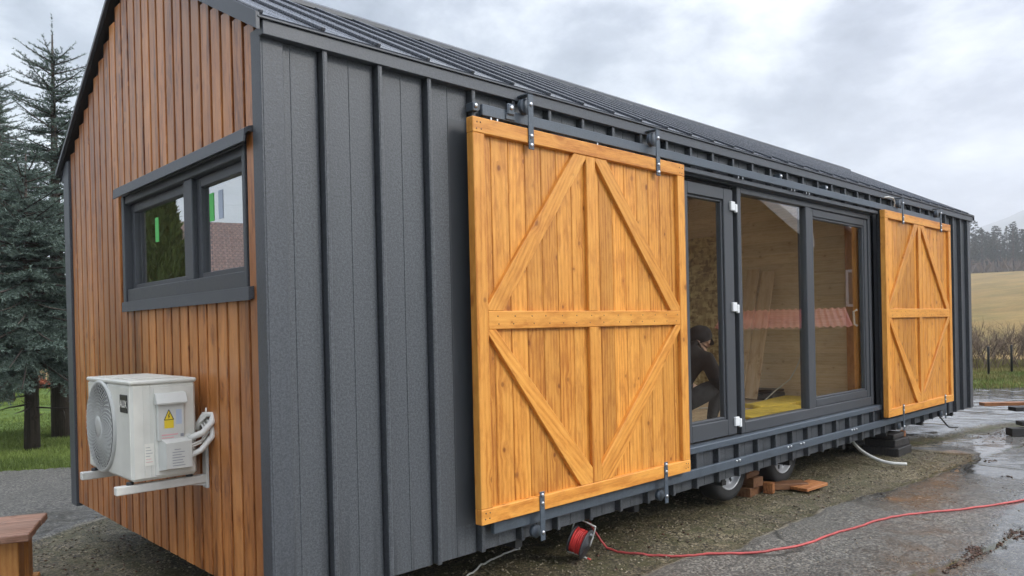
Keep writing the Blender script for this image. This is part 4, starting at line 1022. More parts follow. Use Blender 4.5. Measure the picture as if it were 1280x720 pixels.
barn_door(7.165, 9.415, 0.195, 2.500, (7.70, 9.02), (7.60, 9.06))
# tracks
mb = hm(); mb.box((1.29, -0.072, 2.512), (9.25, -0.048, 2.578), 0.004)
for x in np.arange(1.34, 9.2, 0.98): mb.box((x - .012, -0.05, 2.525), (x + .012, 0.0, 2.565))
for x, z in ((1.245, 2.555), (4.9, 2.598), (5.85, 2.598)): mb.box((x - .02, -.066, z - .025), (x + .02, -.0, z + .025), 0.004)
mb.box((1.475, -0.092, 2.545), (1.535, -0.073, 2.615), 0.012); mb.box((1.47, -0.080, 2.52), (1.55, -0.073, 2.56), 0.004)
for x, y, z in ((1.245, -.066, 2.56), (1.505, -.092, 2.588), (4.9, -.066, 2.60), (5.85, -.066, 2.60)): mb.lathe((x, y, z), -Y_, [(0, .014), (.008, .013), (.011, .007), (.011, 0)], 12, 1)
for x in (1.36, 1.41, 2.32, 4.15, 4.22, 5.1, 5.16, 5.4, 5.46): mb.box((x - .006, -.070, 2.490), (x + .006, -.055, 2.512), 0.002, 1)
mb.build('top_track', [M['metal_track'], M['zinc']], house)
mb = hm(); mb.box((1.30, -0.080, 0.100), (9.30, -0.046, 0.168), 0.004)
for x in np.arange(1.36, 9.2, 0.98): mb.box((x - .012, -0.05, .115), (x + .012, 0.0, .155))
for x in (4.0, 4.05, 4.9, 4.96, 5.15, 5.21, 6.3, 6.36, 6.42): mb.lathe((x, -.080, .150), -Y_, [(0, .011), (.006, .010), (.008, .005), (.008, 0)], 10, 1)
mb.build('bottom_track', [M['metal_track'], M['zinc']], house)
mb = hm(); mb.tube([(7.35, -.03, 2.66), (7.45, -.07, 2.675), (7.56, -.085, 2.67), (7.63, -.075, 2.63), (7.65, -.06, 2.56)], 0.009, 6); mb.build('cable_stub', M['galv'], house)

# chassis and wheels
mb = hm()
for y in (0.35, W - 0.45): mb.box((0.25, y, -0.115), (Lh - 0.25, y + 0.08, -0.006), 0.003)
for x in np.arange(0.4, Lh - .3, 1.2): mb.box((x, 0.06, -0.075), (x + .06, W - .06, -0.007), 0.003)
mb.box((0.03, 0.03, -0.005), (Lh - .03, W - .03, 0.02)); mb.build('chassis', M['steel'], house)
def wheel(x, y, s_):
    c = Vector((x, y, 0.305)); mb = MB(); mb.lathe(c, Y_, [(-.09, .20), (-.098, .25), (-.085, .292), (-.05, .303), (.05, .303), (.085, .292), (.098, .25), (.09, .20), (-.09, .20)], 36)
    w = mb.build('wheel', M['rubber'], house)
    mb = MB(); f = -1 if s_ < 0 else 1
    mb.lathe(c, Y_ * f, [(.092, .200), (.080, .190), (.055, .178), (.045, .12), (.060, .09), (.062, .05), (.085, .045), (.088, 0)], 36); mb.lathe(c, Y_ * f, [(.0, .199), (.092, .205), (.096, .200), (.092, .194)], 36)
    for k in range(5): a = k * 2 * math.pi / 5; mb.lathe(c + Vector((math.cos(a) * .07, f * .06, math.sin(a) * .07)), Y_ * f, [(0, .011), (.016, .010), (.018, 0)], 8)
    for k in range(10):
        a = k * 2 * math.pi / 10 + .2; cc = c + Vector((math.cos(a) * .148, f * .0515, math.sin(a) * .148)); mb.cbox(cc, (.020, .004, .013), (Vector((math.cos(a), 0, math.sin(a))), Y_, Vector((-math.sin(a), 0, math.cos(a)))), .003, 1)
    mb.build('rim', [M['rim'], M['black']], w)
for x in (4.30, 5.28):
    wheel(x, 0.25, -1); wheel(x, W - .3, 1)
mb = hm()
for x in (4.30, 5.28): mb.tube([(x, 0.3, .035), (x, W - .35, .035)], 0.035, 10)
mb.build('axle', M['steel'], house)

# interior
mb = hm(); mb.box((0.12, 0.14, 0.02), (Lh - .12, W - .12, 0.27)); mb.build('floor_base', M['steel'], house)
mb = hm(); y = 0.13
while y < W - .2: mb.box((0.12, y, 0.272), (Lh - .12, y + .138, 0.33), 0.003, 0, 0); y += 0.14
mb.build('interior_floor', M['floorwood'], house)
mb = hm(); z = 0.331
while z < 2.6: 
    if z + .139 <= BZ0 or z >= BZ1: mb.box((0.13, W - .14, z), (Lh - .13, W - .122, z + .139), 0.003, 0, 0)
    else: mb.box((0.13, W - .14, z), (BX0, W - .122, z + .139), 0.003, 0, 0); mb.box((BX1, W - .14, z), (Lh - .13, W - .122, z + .139), 0.003, 0, 0)
    z += .14
z = 0.331
while z < 2.6:
    mb.box((OX1 + .03, .125, z), (Lh - .13, .14, z + .139), 0.003, 0, 0); mb.box((0.13, .125, z), (OX0 - .03, .14, z + .139), 0.003, 0, 0); z += .14
mb.build('interior_wall', M['ply'], house)
mb = hm()
for y0, z0_, y1, z1_ in ((0.10, ZF - .10, YR, ZR - .12), (YR, ZR - .12, W - .1, ZB - .12)):
    d = Vector((0, y1 - y0, z1_ - z0_)); L = d.length; d.normalize(); n = int(L / .14)
    for k in range(n):
        c = Vector((Lh / 2, y0, z0_)) + d * ((k + .5) * L / n); mb.cbox(c, (Lh / 2 - .13, L / n / 2 - .001, .008), (X_, d, X_.cross(d)), .003, 0, 0)
mb.build('interior_ceiling', M['ply'], house)
mb = hm(); z = .331; XP = 7.40
while z < 3.3:
    top = min(z + .139, 3.4); yy0 = .16 if z < 2.5 else max(.16, (z - ZF + .2) * YR / (ZR - ZF)); yy1 = W - .15 if z < 2.45 else W - .15 - max(0, (z - ZB + .25) * (W - YR) / (ZR - ZB))
    if yy1 > yy0 + .05: mb.box((XP, yy0, z), (XP + .02, yy1, top), .003, 0, 1)
    z += .14
mb.build('partition_wall', M['ply'], house)
mb = hm(); mb.box((XP - .03, 1.80, .335), (XP - .004, W - .15, 2.45)); mb.build('strand_board_panel', M['osb'], house)
mb = hm(); mb.box((XP - .11, .255, .331), (XP - .005, .365, 2.62), .004, 0, 2); mb.build('wall_post', M['stud'], house)
# things inside the cabin
def leaning(p0, p1, w, t, label):
    mb = hm(); mb.beam(p0, p1, t, w, (0, 1, 0.05), .003); tag(mb.build('leaning_board', M['pine_raw']), label, 'board', 'boards leaning inside the cabin')
leaning((6.90, 1.56, .345), (7.33, 1.54, 1.96), .16, .024, 'pale board leaning on the inner wall, the one further left')
leaning((6.93, 1.40, .345), (7.345, 1.34, 1.92), .17, .024, 'pale board leaning on the inner wall, the one further right')
def mat_sheet(pts, z, label, seed):
    r = random.Random(seed); mb = hm(); cx = sum(p[0] for p in pts) / len(pts); cy = sum(p[1] for p in pts) / len(pts)
    P = []
    for i in range(len(pts)):
        a, b = Vector(pts[i]), Vector(pts[(i + 1) % len(pts)])
        for k in range(5): P.append(tuple(a.lerp(b, k / 5) + Vector((r.gauss(0, .02), r.gauss(0, .02)))))
    mb.prism(P, z + .045, z, .008, axes=(X_, Y_, Z_)); tag(mb.build('insulation_mat', M['insul']), label, 'insulation', 'yellow insulation mats on the cabin floor')
mat_sheet([(5.0, .28), (6.3, .26), (6.35, .66), (5.2, .74)], .331, 'yellow insulation mat just behind the sill of the wide window', 1)
mat_sheet([(5.95, .78), (6.5, .66), (7.3, .70), (7.3, 1.12), (6.2, 1.05)], .331, 'yellow insulation mat on the floor near the inner wall', 2)
mat_sheet([(6.5, .22), (6.95, .20), (7.2, .24), (7.15, .55), (6.6, .58)], .331, 'yellow insulation mat below the orange post', 3)
t = thing('tool_case', 'flat black tool case on the cabin floor by the inner wall', 'tool case', (7.15, 1.35, .33 + G))
mb = hm(); mb.box((7.0, 1.14, .332), (7.32, 1.58, .42), .012); mb.box((7.005, 1.145, .424), (7.315, 1.575, .455), .012); mb.build('body', M['black'], t)
mb = hm(); mb.tube([(6.998, 1.28, .40), (6.96, 1.29, .40), (6.96, 1.43, .40), (6.998, 1.44, .40)], .009, 6); mb.build('handle', M['black'], t)
mb = hm(); mb.tube([(7.36, .95, .85), (7.30, .98, .72), (7.2, 1.02, .58), (6.95, 1.08, .46), (6.6, 1.05, .36), (6.1, 1.15, .345), (5.7, 1.35, .342)], .007, 6); tag(mb.build('indoor_cable', M['cable_white']), 'thin pale cable trailing from the inner wall over the cabin floor', 'cable')

# ------------------------------------------------------------------ person crouching inside
def person():
    fl = .332 + G; ox, oy = 4.45, .56
    J = {}; E_ = []; Rr = {}
    def j(n, x, y, z, r): J[n] = Vector((ox + x, oy + y, fl + z)); Rr[n] = r
    j('pelvis', -.28, .05, .30, .135); j('belly', -.27, .04, .40, .135); j('chest', -.19, .02, .54, .165); j('upper', -.12, .01, .65, .135); j('neck', -.055, 0, .72, .075); j('head0', .0, -.005, .765, .070); j('head', .035, -.01, .81, .098); j('crown', .03, -.01, .86, .085)
    j('sL', -.13, -.18, .63, .088); j('eL', .00, -.23, .39, .066); j('wL', .16, -.10, .32, .038); j('pL', .21, -.08, .31, .032)
    j('sR', -.11, .20, .63, .088); j('eR', .03, .25, .40, .066); j('wR', .18, .12, .33, .038); j('pR', .23, .10, .32, .032)
    j('hL', -.27, -.10, .27, .105); j('kL', .10, -.17, .40, .082); j('aL', -.06, -.17, .08, .045); j('fL', -.05, -.17, .045, .045); j('tL', .13, -.19, .035, .036)
    j('hR', -.27, .17, .27, .105); j('kR', .12, .20, .16, .082); j('aR', -.24, .22, .07, .045); j('tR', -.33, .22, .04, .036)
    E_ = [('pelvis', 'belly'), ('belly', 'chest'), ('chest', 'upper'), ('upper', 'neck'), ('neck', 'head0'), ('head0', 'head'), ('head', 'crown'), ('upper', 'sL'), ('sL', 'eL'), ('eL', 'wL'), ('wL', 'pL'), ('upper', 'sR'), ('sR', 'eR'), ('eR', 'wR'), ('wR', 'pR'), ('pelvis', 'hL'), ('hL', 'kL'), ('kL', 'aL'), ('aL', 'fL'), ('fL', 'tL'), ('pelvis', 'hR'), ('hR', 'kR'), ('kR', 'aR'), ('aR', 'tR')]
    for s_, p in (('L', 'pL'), ('R', 'pR')):
        for k, dy in enumerate((-.027, -.009, .009, .026)):
            a, b, c = f'f{s_}{k}a', f'f{s_}{k}b', f'f{s_}{k}c'; l = (.034, .040, .037, .028)[k]
            base = J[p] - Vector((ox, oy, fl)); j(a, base.x + .028, base.y + dy, base.z - .002, .0105); j(b, base.x + .028 + l, base.y + dy * 1.15, base.z - .014, .0095); j(c, base.x + .022 + l * 1.35, base.y + dy * 1.1, base.z - .040, .008)
            E_ += [(p, a), (a, b), (b, c)]
        sg = 1 if s_ == 'L' else -1; a, b = f't{s_}a', f't{s_}b'; j(a, base.x + .012, base.y + sg * .040, base.z - .006, .0115); j(b, base.x + .045, base.y + sg * .050, base.z - .028, .0095); E_ += [(p, a), (a, b)]
    # face
    for n, x, y, z, r in (('nose', .138, -.012, .795, .013), ('chin', .088, -.012, .730, .034), ('earL', .025, -.104, .805, .016), ('earR', .025, .084, .805, .016), ('lip', .112, -.012, .753, .016)):
        j(n, x, y, z, r)
    E_ += [('head', 'nose'), ('head0', 'chin'), ('head', 'earL'), ('head', 'earR'), ('chin', 'lip')]
    names = list(J); ix = {n: i for i, n in enumerate(names)}
    me = bpy.data.meshes.new('person_rig'); me.from_pydata([J[n] for n in names], [(ix[a], ix[b]) for a, b in E_], []); ob = bpy.data.objects.new('person_rig', me); COL.objects.link(ob)
    sk = ob.modifiers.new('skin', 'SKIN'); lay = me.skin_vertices[0] if me.skin_vertices else None
    if lay is None:
        bpy.context.view_layer.objects.active = ob
    for n in names:
        sv = me.skin_vertices[0].data[ix[n]]; sv.radius = (Rr[n], Rr[n]); sv.use_root = (n == 'pelvis')
    sb = ob.modifiers.new('sub', 'SUBSURF'); sb.levels = 2; sb.render_levels = 2
    dg = bpy.context.evaluated_depsgraph_get(); m2 = bpy.data.meshes.new_from_object(ob.evaluated_get(dg)); bpy.data.objects.remove(ob)
    m2.name = 'person'; m2.materials.clear()
    for mm in (M['jacket'], M['trousers'], M['skin']): m2.materials.append(mm)
    leg = [J[k] for k in ('hL', 'kL', 'aL', 'hR', 'kR', 'aR', 'tL', 'tR', 'fL')]; hand = [J[k] for k in ('wL', 'pL', 'wR', 'pR')] + [J[k] for k in J if k[0] == 'f' and len(k) == 4]; hd = [J['head'], J['head0'], J['chin'], J['nose']]
    up = [J[k] for k in ('belly', 'chest', 'upper', 'sL', 'sR', 'eL', 'eR', 'neck')] + [(J['eL'] + J['wL']) / 2, (J['eR'] + J['wR']) / 2, (J['sL'] + J['eL']) / 2]
    kn = [(J['hL'] + J['kL']) / 2, (J['hR'] + J['kR']) / 2, (J['kL'] + J['aL']) / 2, J['pelvis']]
    for p in m2.polygons:
        c = p.center; dl = min((c - v).length for v in leg + kn); du = min((c - v).length for v in up); dh = min((c - v).length for v in hand + hd); m_ = min(dl, du, dh); p.material_index = 1 if m_ == dl else (0 if m_ == du else 2); p.use_smooth = True
    base = Vector((ox - .1, oy, fl))
    for v in m2.vertices: v.co -= base
    o = bpy.data.objects.new('person', m2); link(o, None, base); tag(o, 'person in a black cap and dark jacket crouching behind the glazed door, head bowed', 'person')
    hc = J['head'] + Vector((-.004, 0, .012)); mb = MB(); ax = Vector((-.32, 0, 1)).normalized()
    mb.lathe(hc, ax, [(-.016, .114), (.02, .119), (.055, .113), (.088, .088), (.108, .048), (.114, 0)], 28)
    fw = Vector((1, 0, .30)).normalized(); V, F = [], []
    for i in range(15):
        a = -1.15 + 2.3 * i / 14; rim_ = Vector((math.cos(a) * .105, math.sin(a) * .105, 0)); out = Vector((math.cos(a) * .105 + .105 * math.cos(a * 1.2), math.sin(a) * .100, 0))
        def tr(p, dz): return hc + Vector((p.x * .94, p.y, p.x * -.42 + dz + .035))
        V += [tr(rim_, 0), tr(out, -.016), tr(out, -.022), tr(rim_, -.006)]
        if i: b0, b1 = 4 * (i - 1), 4 * i; F += [(b0, b0 + 1, b1 + 1, b1), (b0 + 1, b0 + 2, b1 + 2, b1 + 1), (b0 + 2, b0 + 3, b1 + 3, b1 + 2)]
    mb._add(V, F); mb.build('cap', M['jacket'], o)
    mb = MB()
    for sy in (-1, 1): mb.lathe(hc + Vector((.098, sy * .032 - .004, -.010)), (1, sy * .3, -.1), [(-.008, .012), (0, .009), (.003, 0)], 10)
    mb.build('eyes', M['black'], o)
person()

# ------------------------------------------------------------------ air conditioner
def aircon():
    y0, y1, x0, x1, z0, z1 = .685, 1.415, -.405, -.085, .565, 1.072; C0 = Vector(((x0 + x1) / 2, (y0 + y1) / 2, z0 + G))
    t = thing('air_conditioner', 'off-white air conditioner unit on brackets under the gable window', 'air conditioner', C0)
    mb = hm(); mb.box((x0, y0, z0), (x1, y1, z1 - .022), .014); mb.box((x0 - .005, y0 - .005, z1 - .026), (x1 + .005, y1 + .005, z1 - .004), .007)
    for k in range(3): mb.box((x0 + .03, y0 + .07 + k * .21, z1 - .0045), (x1 - .03, y0 + .22 + k * .21, z1 + .001), .003)
    mb.box((x0 - .0015, y0 + .012, z0 + .02), (x0 + .004, y0 + .16, z1 - .04), .0015)     # plain front strip
    mb.box((x0 + .06, y0 - .0025, z0 + .015), (x0 + .064, y0 + .002, z1 - .03)); mb.box((x0 + .092, y0 - .0025, z0 + .015), (x0 + .096, y0 + .002, z1 - .03))
    mb.box((x0 + .11, y0 - .004, z0 + .018), (x1 - .012, y0 + .001, z1 - .045), .003)
    mb.build('casing', M['ac'], t)
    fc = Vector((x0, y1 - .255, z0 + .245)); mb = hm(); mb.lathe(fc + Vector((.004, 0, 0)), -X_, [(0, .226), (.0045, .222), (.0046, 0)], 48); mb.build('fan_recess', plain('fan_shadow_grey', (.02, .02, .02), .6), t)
    mb = hm(); mb.lathe(fc, -X_, [(0, .248), (.010, .246), (.014, .238), (.012, .228), (.0, .224)], 56)
    mb.lathe(fc, -X_, [(.010, .058), (.018, .054), (.021, .03), (.022, 0)], 32)
    for rad in np.arange(.075, .226, .0165):
        pts = [fc + Vector((-.014 - .004 * math.cos(rad / .24 * 1.5), math.cos(a) * rad, math.sin(a) * rad)) for a in np.linspace(0, 2 * math.pi, 49)]; mb.tube(pts, .0017, 4, caps=False)
    for k in range(44):
        pts = []
        for i in range(9):
            u = i / 8; rad = .05 + .18 * u; a = k * 2 * math.pi / 44 + .75 * u; pts.append(fc + Vector((-.016, math.cos(a) * rad, math.sin(a) * rad)))
        mb.tube(pts, .0024, 4, caps=False)
    mb.build('fan_grille', M['grille'], t)
    mb = hm()
    for k in range(3):
        a = k * 2.094; pr_ = [fc + Vector((-.0055, math.cos(a + da) * r_, math.sin(a + da) * r_)) for r_, da in ((.04, 0), (.20, .05), (.20, .75), (.05, .8))]; mb.quad(*pr_)
    mb.build('fan_blade', plain('fan_grey', (.07, .07, .068), .4), t)
    mb = hm(); mb.box((x0 - .006, y0 + .035, z1 - .165), (x0 - .0005, y0 + .145, z1 - .075), .002); pl = mb.build('name_plate', M['black'], t)
    mb = hm(); text_mesh(mb, 'AUX', .050, (x0 - .006, y0 + .139, z1 - .138), (0, -1, 0), (0, 0, 1), .001, bold=.0012); mb.build('lettering', M['paper'], pl)
    # side: terminal cover with slanted hood, labels
    mb = hm(); ys_ = y0 - .004; xa, xb = x0 + .118, x0 + .252
    mb.box((xa, ys_ - .022, z1 - .315), (xb, ys_, z1 - .125), .005)
    mb.prism([(ys_, z1 - .072), (ys_ - .022, z1 - .078), (ys_ - .042, z1 - .122), (ys_ - .040, z1 - .130), (ys_, z1 - .126)], xa - .008, xb + .008, axes=(Y_, Z_, X_)); tc_ = mb.build('terminal_cover', M['ac2'], t)
    yl = ys_ - .0225
    def lab(px, pz, w, h, mat, nm, dy=.0008): m_ = hm(); m_.box((px, yl - dy, pz), (px + w, yl, pz + h)); return m_.build(nm, mat, tc_)
    lab(xa + .032, z1 - .252, .046, .042, M['yellow'], 'warning_label'); 
    mb = hm(); mb.prism([(xa + .032, z1 - .209), (xa + .078, z1 - .209), (xa + .055, z1 - .158)], yl - .0009, yl); mb.build('warning_triangle', M['yellow'], tc_)
    mb = hm(); mb.prism([(xa + .057, z1 - .175), (xa + .060, z1 - .175), (xa + .055, z1 - .190), (xa + .060, z1 - .190), (xa + .052, z1 - .205), (xa + .054, z1 - .192), (xa + .050, z1 - .192)], yl - .0016, yl - .0009); mb.build('warning_bolt', M['black'], tc_)
    for p0, p1 in (((xa + .032, z1 - .209), (xa + .078, z1 - .209)), ((xa + .032, z1 - .209), (xa + .055, z1 - .158)), ((xa + .055, z1 - .158), (xa + .078, z1 - .209))):
        mb = hm(); mb.beam((p0[0], yl - .0012, p0[1]), (p1[0], yl - .0012, p1[1]), .0012, .003, (0, 0, 1) if p0[1] == p1[1] else (1, 0, 0)); mb.build('warning_border', M['black'], tc_)
    lab(xa + .090, z1 - .235, .028, .075, M['bluegrey'], 'blue_label')
    lab(xa + .018, z1 - .288, .080, .006, M['pink'], 'red_line'); lab(xa + .018, z1 - .302, .060, .005, M['pink'], 'red_line'); lab(xb - .024, z1 - .300, .016, .016, M['ink'], 'ink_mark')
    # valve cover
    mb = hm(); xc, xd = x0 + .125, x0 + .285; zc, zd = z0 + .040, z0 + .215
    fr = [(xc, ys_, zc), (xd, ys_, zc), (xd, ys_, zd), (xc, ys_, zd)]; ff = [(xc + .022, ys_ - .05, zc + .012), (xd - .010, ys_ - .05, zc + .010), (xd - .010, ys_ - .05, zd - .030), (xc + .022, ys_ - .05, zd - .034)]
    mb._add(fr + ff, [(4, 5, 6, 7), (0, 1, 5, 4), (1, 2, 6, 5), (2, 3, 7, 6), (3, 0, 4, 7)]); vc = mb.build('valve_cover', M['ac2'], t)
    for k, (w_, o_) in enumerate(((.03, .010), (.06, 0), (.045, 0), (.06, 0), (.05, .0), (.055, 0), (.062, 0))):
        mb = hm(); zz = zc + .105 - k * .0135; mb.box((xc + .052 + o_, ys_ - .0508, zz), (xc + .052 + o_ + w_, ys_ - .050, zz + .0035)); mb.build('printed_line', M['ink'], vc)
    mb = hm(); mb.box((x0 + .060, y0 - .0036, z0 + .075), (x0 + .105, y0 - .0026, z0 + .185)); st = mb.build('rating_sticker', M['paper'], t)
    for k in range(6): mb = hm(); mb.box((x0 + .066, y0 - .0042, z0 + .092 + k * .0145), (x0 + .098 - (k % 3) * .006, y0 - .0036, z0 + .0945 + k * .0145)); mb.build('printed_line', M['pink'] if k < 2 else M['ink'], st)
    # pipes and cables
    mb = hm(); ym = y0 - .03
    mb.tube([(xd - .02, ym, zc + .150), (xd + .05, ym - .012, zc + .175), (xd + .10, ym - .012, zc + .225), (xd + .115, ym + .01, zc + .262), (xd + .085, ym + .05, zc + .262), (xd + .045, ym + .06, zc + .20), (.012, ym + .14, zc + .15)], .017, 10)
    mb.tube([(xd - .02, ym, zc + .060), (xd + .04, ym - .008, zc + .085), (xd + .10, ym - .01, zc + .150), (xd + .115, ym + .01, zc + .215), (xd + .10, ym + .06, zc + .23), (.012, ym + .15, zc + .19)], .015, 10); mb.build('insulated_pipe', M['cable_white'], t)
    mb = hm()
    for o_ in (0, .016):
        mb.tube([(xa + .06 + o_, ys_ - .015, z1 - .315), (xa + .085 + o_, ys_ - .03, z1 - .347 + o_ * .5), (xa + .14 + o_, ys_ - .035, z1 - .365 + o_), (xa + .21 + o_, ys_ - .025, z1 - .345 + o_), (xa + .245 + o_, ys_ - .005, z1 - .295), (xa + .235 + o_, ys_ + .03, z1 - .245), (xa + .20 + o_, ys_ + .06, z1 - .25)], .006, 6)
    mb.tube([(x1 + .01, y0 + .03, z1 - .26), (x1 + .03, y0 + .01, z1 - .235), (x1 + .05, y0 + .005, z1 - .215), (x1 + .06, y0 + .02, z1 - .17)], .005, 6); mb.build('wiring', M['cable_white'], t)
    # brackets
    for yb in (.715, 1.315):
        mb = hm(); mb.box((-.470, yb, .505), (-.012, yb + .040, .548), .004); mb.box((-.030, yb - .004, .475), (-.0135, yb + .046, .870), .003)
        mb.prism([(-.012, .44 + .045), (-.13, .506), (-.012, .506)], yb + .012, yb + .018)
        for xx in (-.40, -.11): mb.lathe((xx, yb + .02, .549), Z_, [(0, .018), (.012, .018), (.016, .010), (.016, 0)], 10, 1)
        for zz in (.50, .845): mb.lathe((-.030, yb + .02, zz), -X_, [(0, .008), (.005, .007), (.006, 0)], 8, 1)
        mb.build('bracket', [M['galv'], M['black']], t)
aircon()

# ------------------------------------------------------------------ yard things
def smooth_path(pts, n=8):
    P = [Vector(p) for p in pts]; out = []
    for i in range(len(P) - 1):
        a, b, c, d = P[max(i - 1, 0)], P[i], P[i + 1], P[min(i + 2, len(P) - 1)]
        for k in range(n):
            t = k / n; out.append(.5 * ((2 * b) + (c - a) * t + (2 * a - 5 * b + 4 * c - d) * t * t + (3 * b - a - 3 * c + d) * t ** 3))
    out.append(P[-1]); return out
def on_ground(pts, r): return [Vector((p.x, p.y, yz(p.x, p.y) + r)) for p in pts]
cord = smooth_path([(2.52, .20), (2.56, .08), (2.60, -.08), (2.70, -.28), (2.84, -.50), (2.98, -.66), (3.15, -.79), (3.51, -.90), (3.85, -.93), (4.14, -.98), (4.45, -1.03), (4.73, -1.11), (5.2, -1.37), (5.92, -1.66), (6.8, -1.9), (7.6, -2.6)], 7) if False else None
def path2(p): return [Vector((q.x, q.y, 0)) for q in smooth_path([(a, b, 0) for a, b in p], 8)]
mb = MB(); pth = on_ground(path2([(2.53, .26), (2.55, .12), (2.57, -.03), (2.63, -.20), (2.72, -.37), (2.83, -.51), (2.98, -.67), (3.15, -.79), (3.51, -.90), (3.85, -.93), (4.14, -.98), (4.45, -1.03), (4.73, -1.11), (5.2, -1.37), (5.92, -1.66), (6.8, -1.9), (7.6, -2.6)]), .008)
pth[0].z += .17; pth[1].z += .16; pth[2].z += .14; pth[3].z += .115; pth[4].z += .09; pth[5].z += .065; pth[6].z += .04; pth[7].z += .02
mb.tube(pth, .0085, 7); tag(mb.build('extension_cord', M['red_cord']), 'long faded red extension cord running across the wet yard', 'cord')

def reel():
    c = Vector((2.23, .09, .124)); t = thing('cable_reel', 'cable reel with bright red windings and a wire stand under the barn door', 'cable reel', (c.x, c.y, yz(c.x, c.y))); t.scale = (.86, .86, .86)
    ax = (Vector((.723, -.690, 0)) * .80 - Vector((.69, .72, 0)) * .42 - Z_ * .30).normalized(); u = (Z_ - ax * ax.z).normalized(); w = ax.cross(u)
    mb = MB(); mb.lathe(c, ax, [(.052, .0), (.052, .118), (.058, .122), (.064, .118), (.066, .03), (.075, .028), (.075, 0)], 32); mb.lathe(c, ax, [(-.066, 0), (-.066, .105), (-.060, .108), (-.055, .105), (-.055, 0)], 32); mb.build('spool', plain('dark_grey_plastic', (.06, .06, .065), .45), t)
    mb = MB()
    for k in range(9):
        o_ = -.046 + .0115 * k
        for r_ in (.082, .094 - .004 * (k % 2)):
            pts = [c + ax * (o_ + .006 * math.sin(a * 1.0 + k)) + (u * math.cos(a) + w * math.sin(a)) * r_ for a in np.linspace(0, 6.283, 29)]; mb.tube(pts, .0068, 6, caps=False)
    mb.build('windings', M['red'], t)
    mb = MB(); a_ = -ax * .085; b_ = ax * .09
    mb.tube(smooth_path([c + b_ + u * .0, c + b_ + u * .15, c + b_ * .7 + u * .165, c + a_ * .8 + u * .165, c + a_ + u * .14, c + a_ - u * .02, c + a_ - u * .125 - w * .03, c + a_ * .3 - u * .132 - w * .05, c + b_ * .9 - u * .128 - w * .06], 5), .0065, 6); mb.build('wire_stand', M['galv'], t)
    mb = MB(); q_ = c + b_ * .9 - u * .128 - w * .06; mb.tube([q_, q_ + ax * .03], .009, 8); mb.build('red_tip', M['red'], t)
    mb = MB(); q_ = c + ax * .07 + u * .09; mb.beam(q_, q_ + w * -.07 + u * -.05, .022, .022, ax, .004); mb.build('plug', plain('grey_plug', (.35, .36, .37), .5), t)
reel()
mb = MB(); pts = on_ground(path2([(.95, .10), (1.2, .24), (1.45, .38), (1.7, .50), (1.92, .58), (2.1, .60), (2.2, .50)]), .007)
pts[-1].z = .24; pts[-2].z = .20; pts[-3].z = .15; pts[-4].z = .11; pts[-5].z = .07; pts[-6].z = .04
mb.tube(pts, .0065, 6); tag(mb.build('power_cable', M['cable_white']), 'thin white cable lying under the near end of the cabin', 'cable')
mb = MB(); mb.tube(smooth_path([(7.15, .34, G - .02), (7.10, .28, .22), (7.02, .12, .10), (6.93, -.08, .035), (6.88, -.24, .018), (6.93, -.39, .016)], 6), .018, 9); tag(mb.build('drain_hose', M['cable_white']), 'white drain hose hanging from the cabin floor onto the dirt', 'hose')
mb = MB(); mb.tube(smooth_path([(9.06, -.06, G + .03), (9.12, -.10, .22), (9.25, -.12, .14), (9.45, -.14, .115), (9.6, -.12, .10)], 5), .010, 6); tag(mb.build('loose_cable', M['black']), 'short black cable drooping from the far bottom track', 'cable')

# timber stack (jacking blocks) by the wheels
def lay(name, label, cat, c, L, w, h, ang, mat, group=None, tilt=0.0, ch=.004):
    mb = MB(); d = Vector((math.cos(R(ang)) * math.cos(tilt), math.sin(R(ang)) * math.cos(tilt), math.sin(tilt))); sd = Z_.cross(d).normalized(); up = d.cross(sd)
    mb.cbox(c, (L / 2, w / 2, h / 2), (d, sd, up), ch, 0, 0); return tag(mb.build(name, mat), label, cat, group)
gz = yz(4.75, .3); gs = 'jacking blocks beside the front wheel'
lay('timber_block', 'dark brown timber block at the bottom of the stack by the wheel', 'timber block', (4.80, .27, gz + .045), .30, .16, .085, 8, M['old_board'], gs)
lay('timber_block', 'second dark timber block from the bottom by the wheel', 'timber block', (4.79, .28, gz + .1325), .26, .15, .085, 84, M['old_board'], gs)
lay('timber_block', 'brown timber block second from the top of the stack by the wheel', 'timber block', (4.77, .27, gz + .20), .27, .14, .048, 5, M['old_board'], gs)
lay('timber_block', 'short bright timber block topmost of the stack by the wheel', 'timber block', (4.73, .25, gz + .247), .11, .10, .044, 30, M['orange_board'], gs)
lay('timber_block', 'small orange offcut standing beside the stack of dark blocks', 'timber block', (4.93, .13, yz(4.93, .13) + .05), .07, .09, .10, 12, M['orange_board'], gs)
gb = 'loose boards on the dirt behind the wheel'
lay('loose_board', 'thick brown board lying on the dirt next to the timber stack', 'board', (5.17, .12, yz(5.17, .12) + .035), .44, .17, .055, -40, M['old_board'], gb)
lay('loose_board', 'short split orange-brown board lying at the edge of the dirt', 'board', (5.30, -.07, yz(5.3, -.07) + .038), .34, .20, .03, -8, M['orange_board'], gb, .04)
# support pier near the far end
gpz = yz(7.7, .15); gp = 'blocks of the pier under the far end'
for k, (dx, hz, an, lb) in enumerate(((0, .10, 2, 'black block at the foot of the pier under the far barn door'), (.02, .09, -3, 'black block in the middle of the pier under the far barn door'), (-.01, .06, 1, 'black block at the top of the pier under the far barn door'))):
    z0 = gpz + (0, .101, .192)[k]; lay('pier_block', lb, 'block', (7.82 + dx, .14, z0 + hz / 2), .46 - .06 * k, .42 - .06 * k, hz - .002, an, M['charred'], gp, ch=.008)
lay('pier_board', 'upright orange board beside the black pier blocks', 'board', (8.02, .02, gpz + .21), .07, .05, .10, 4, M['orange_board'])
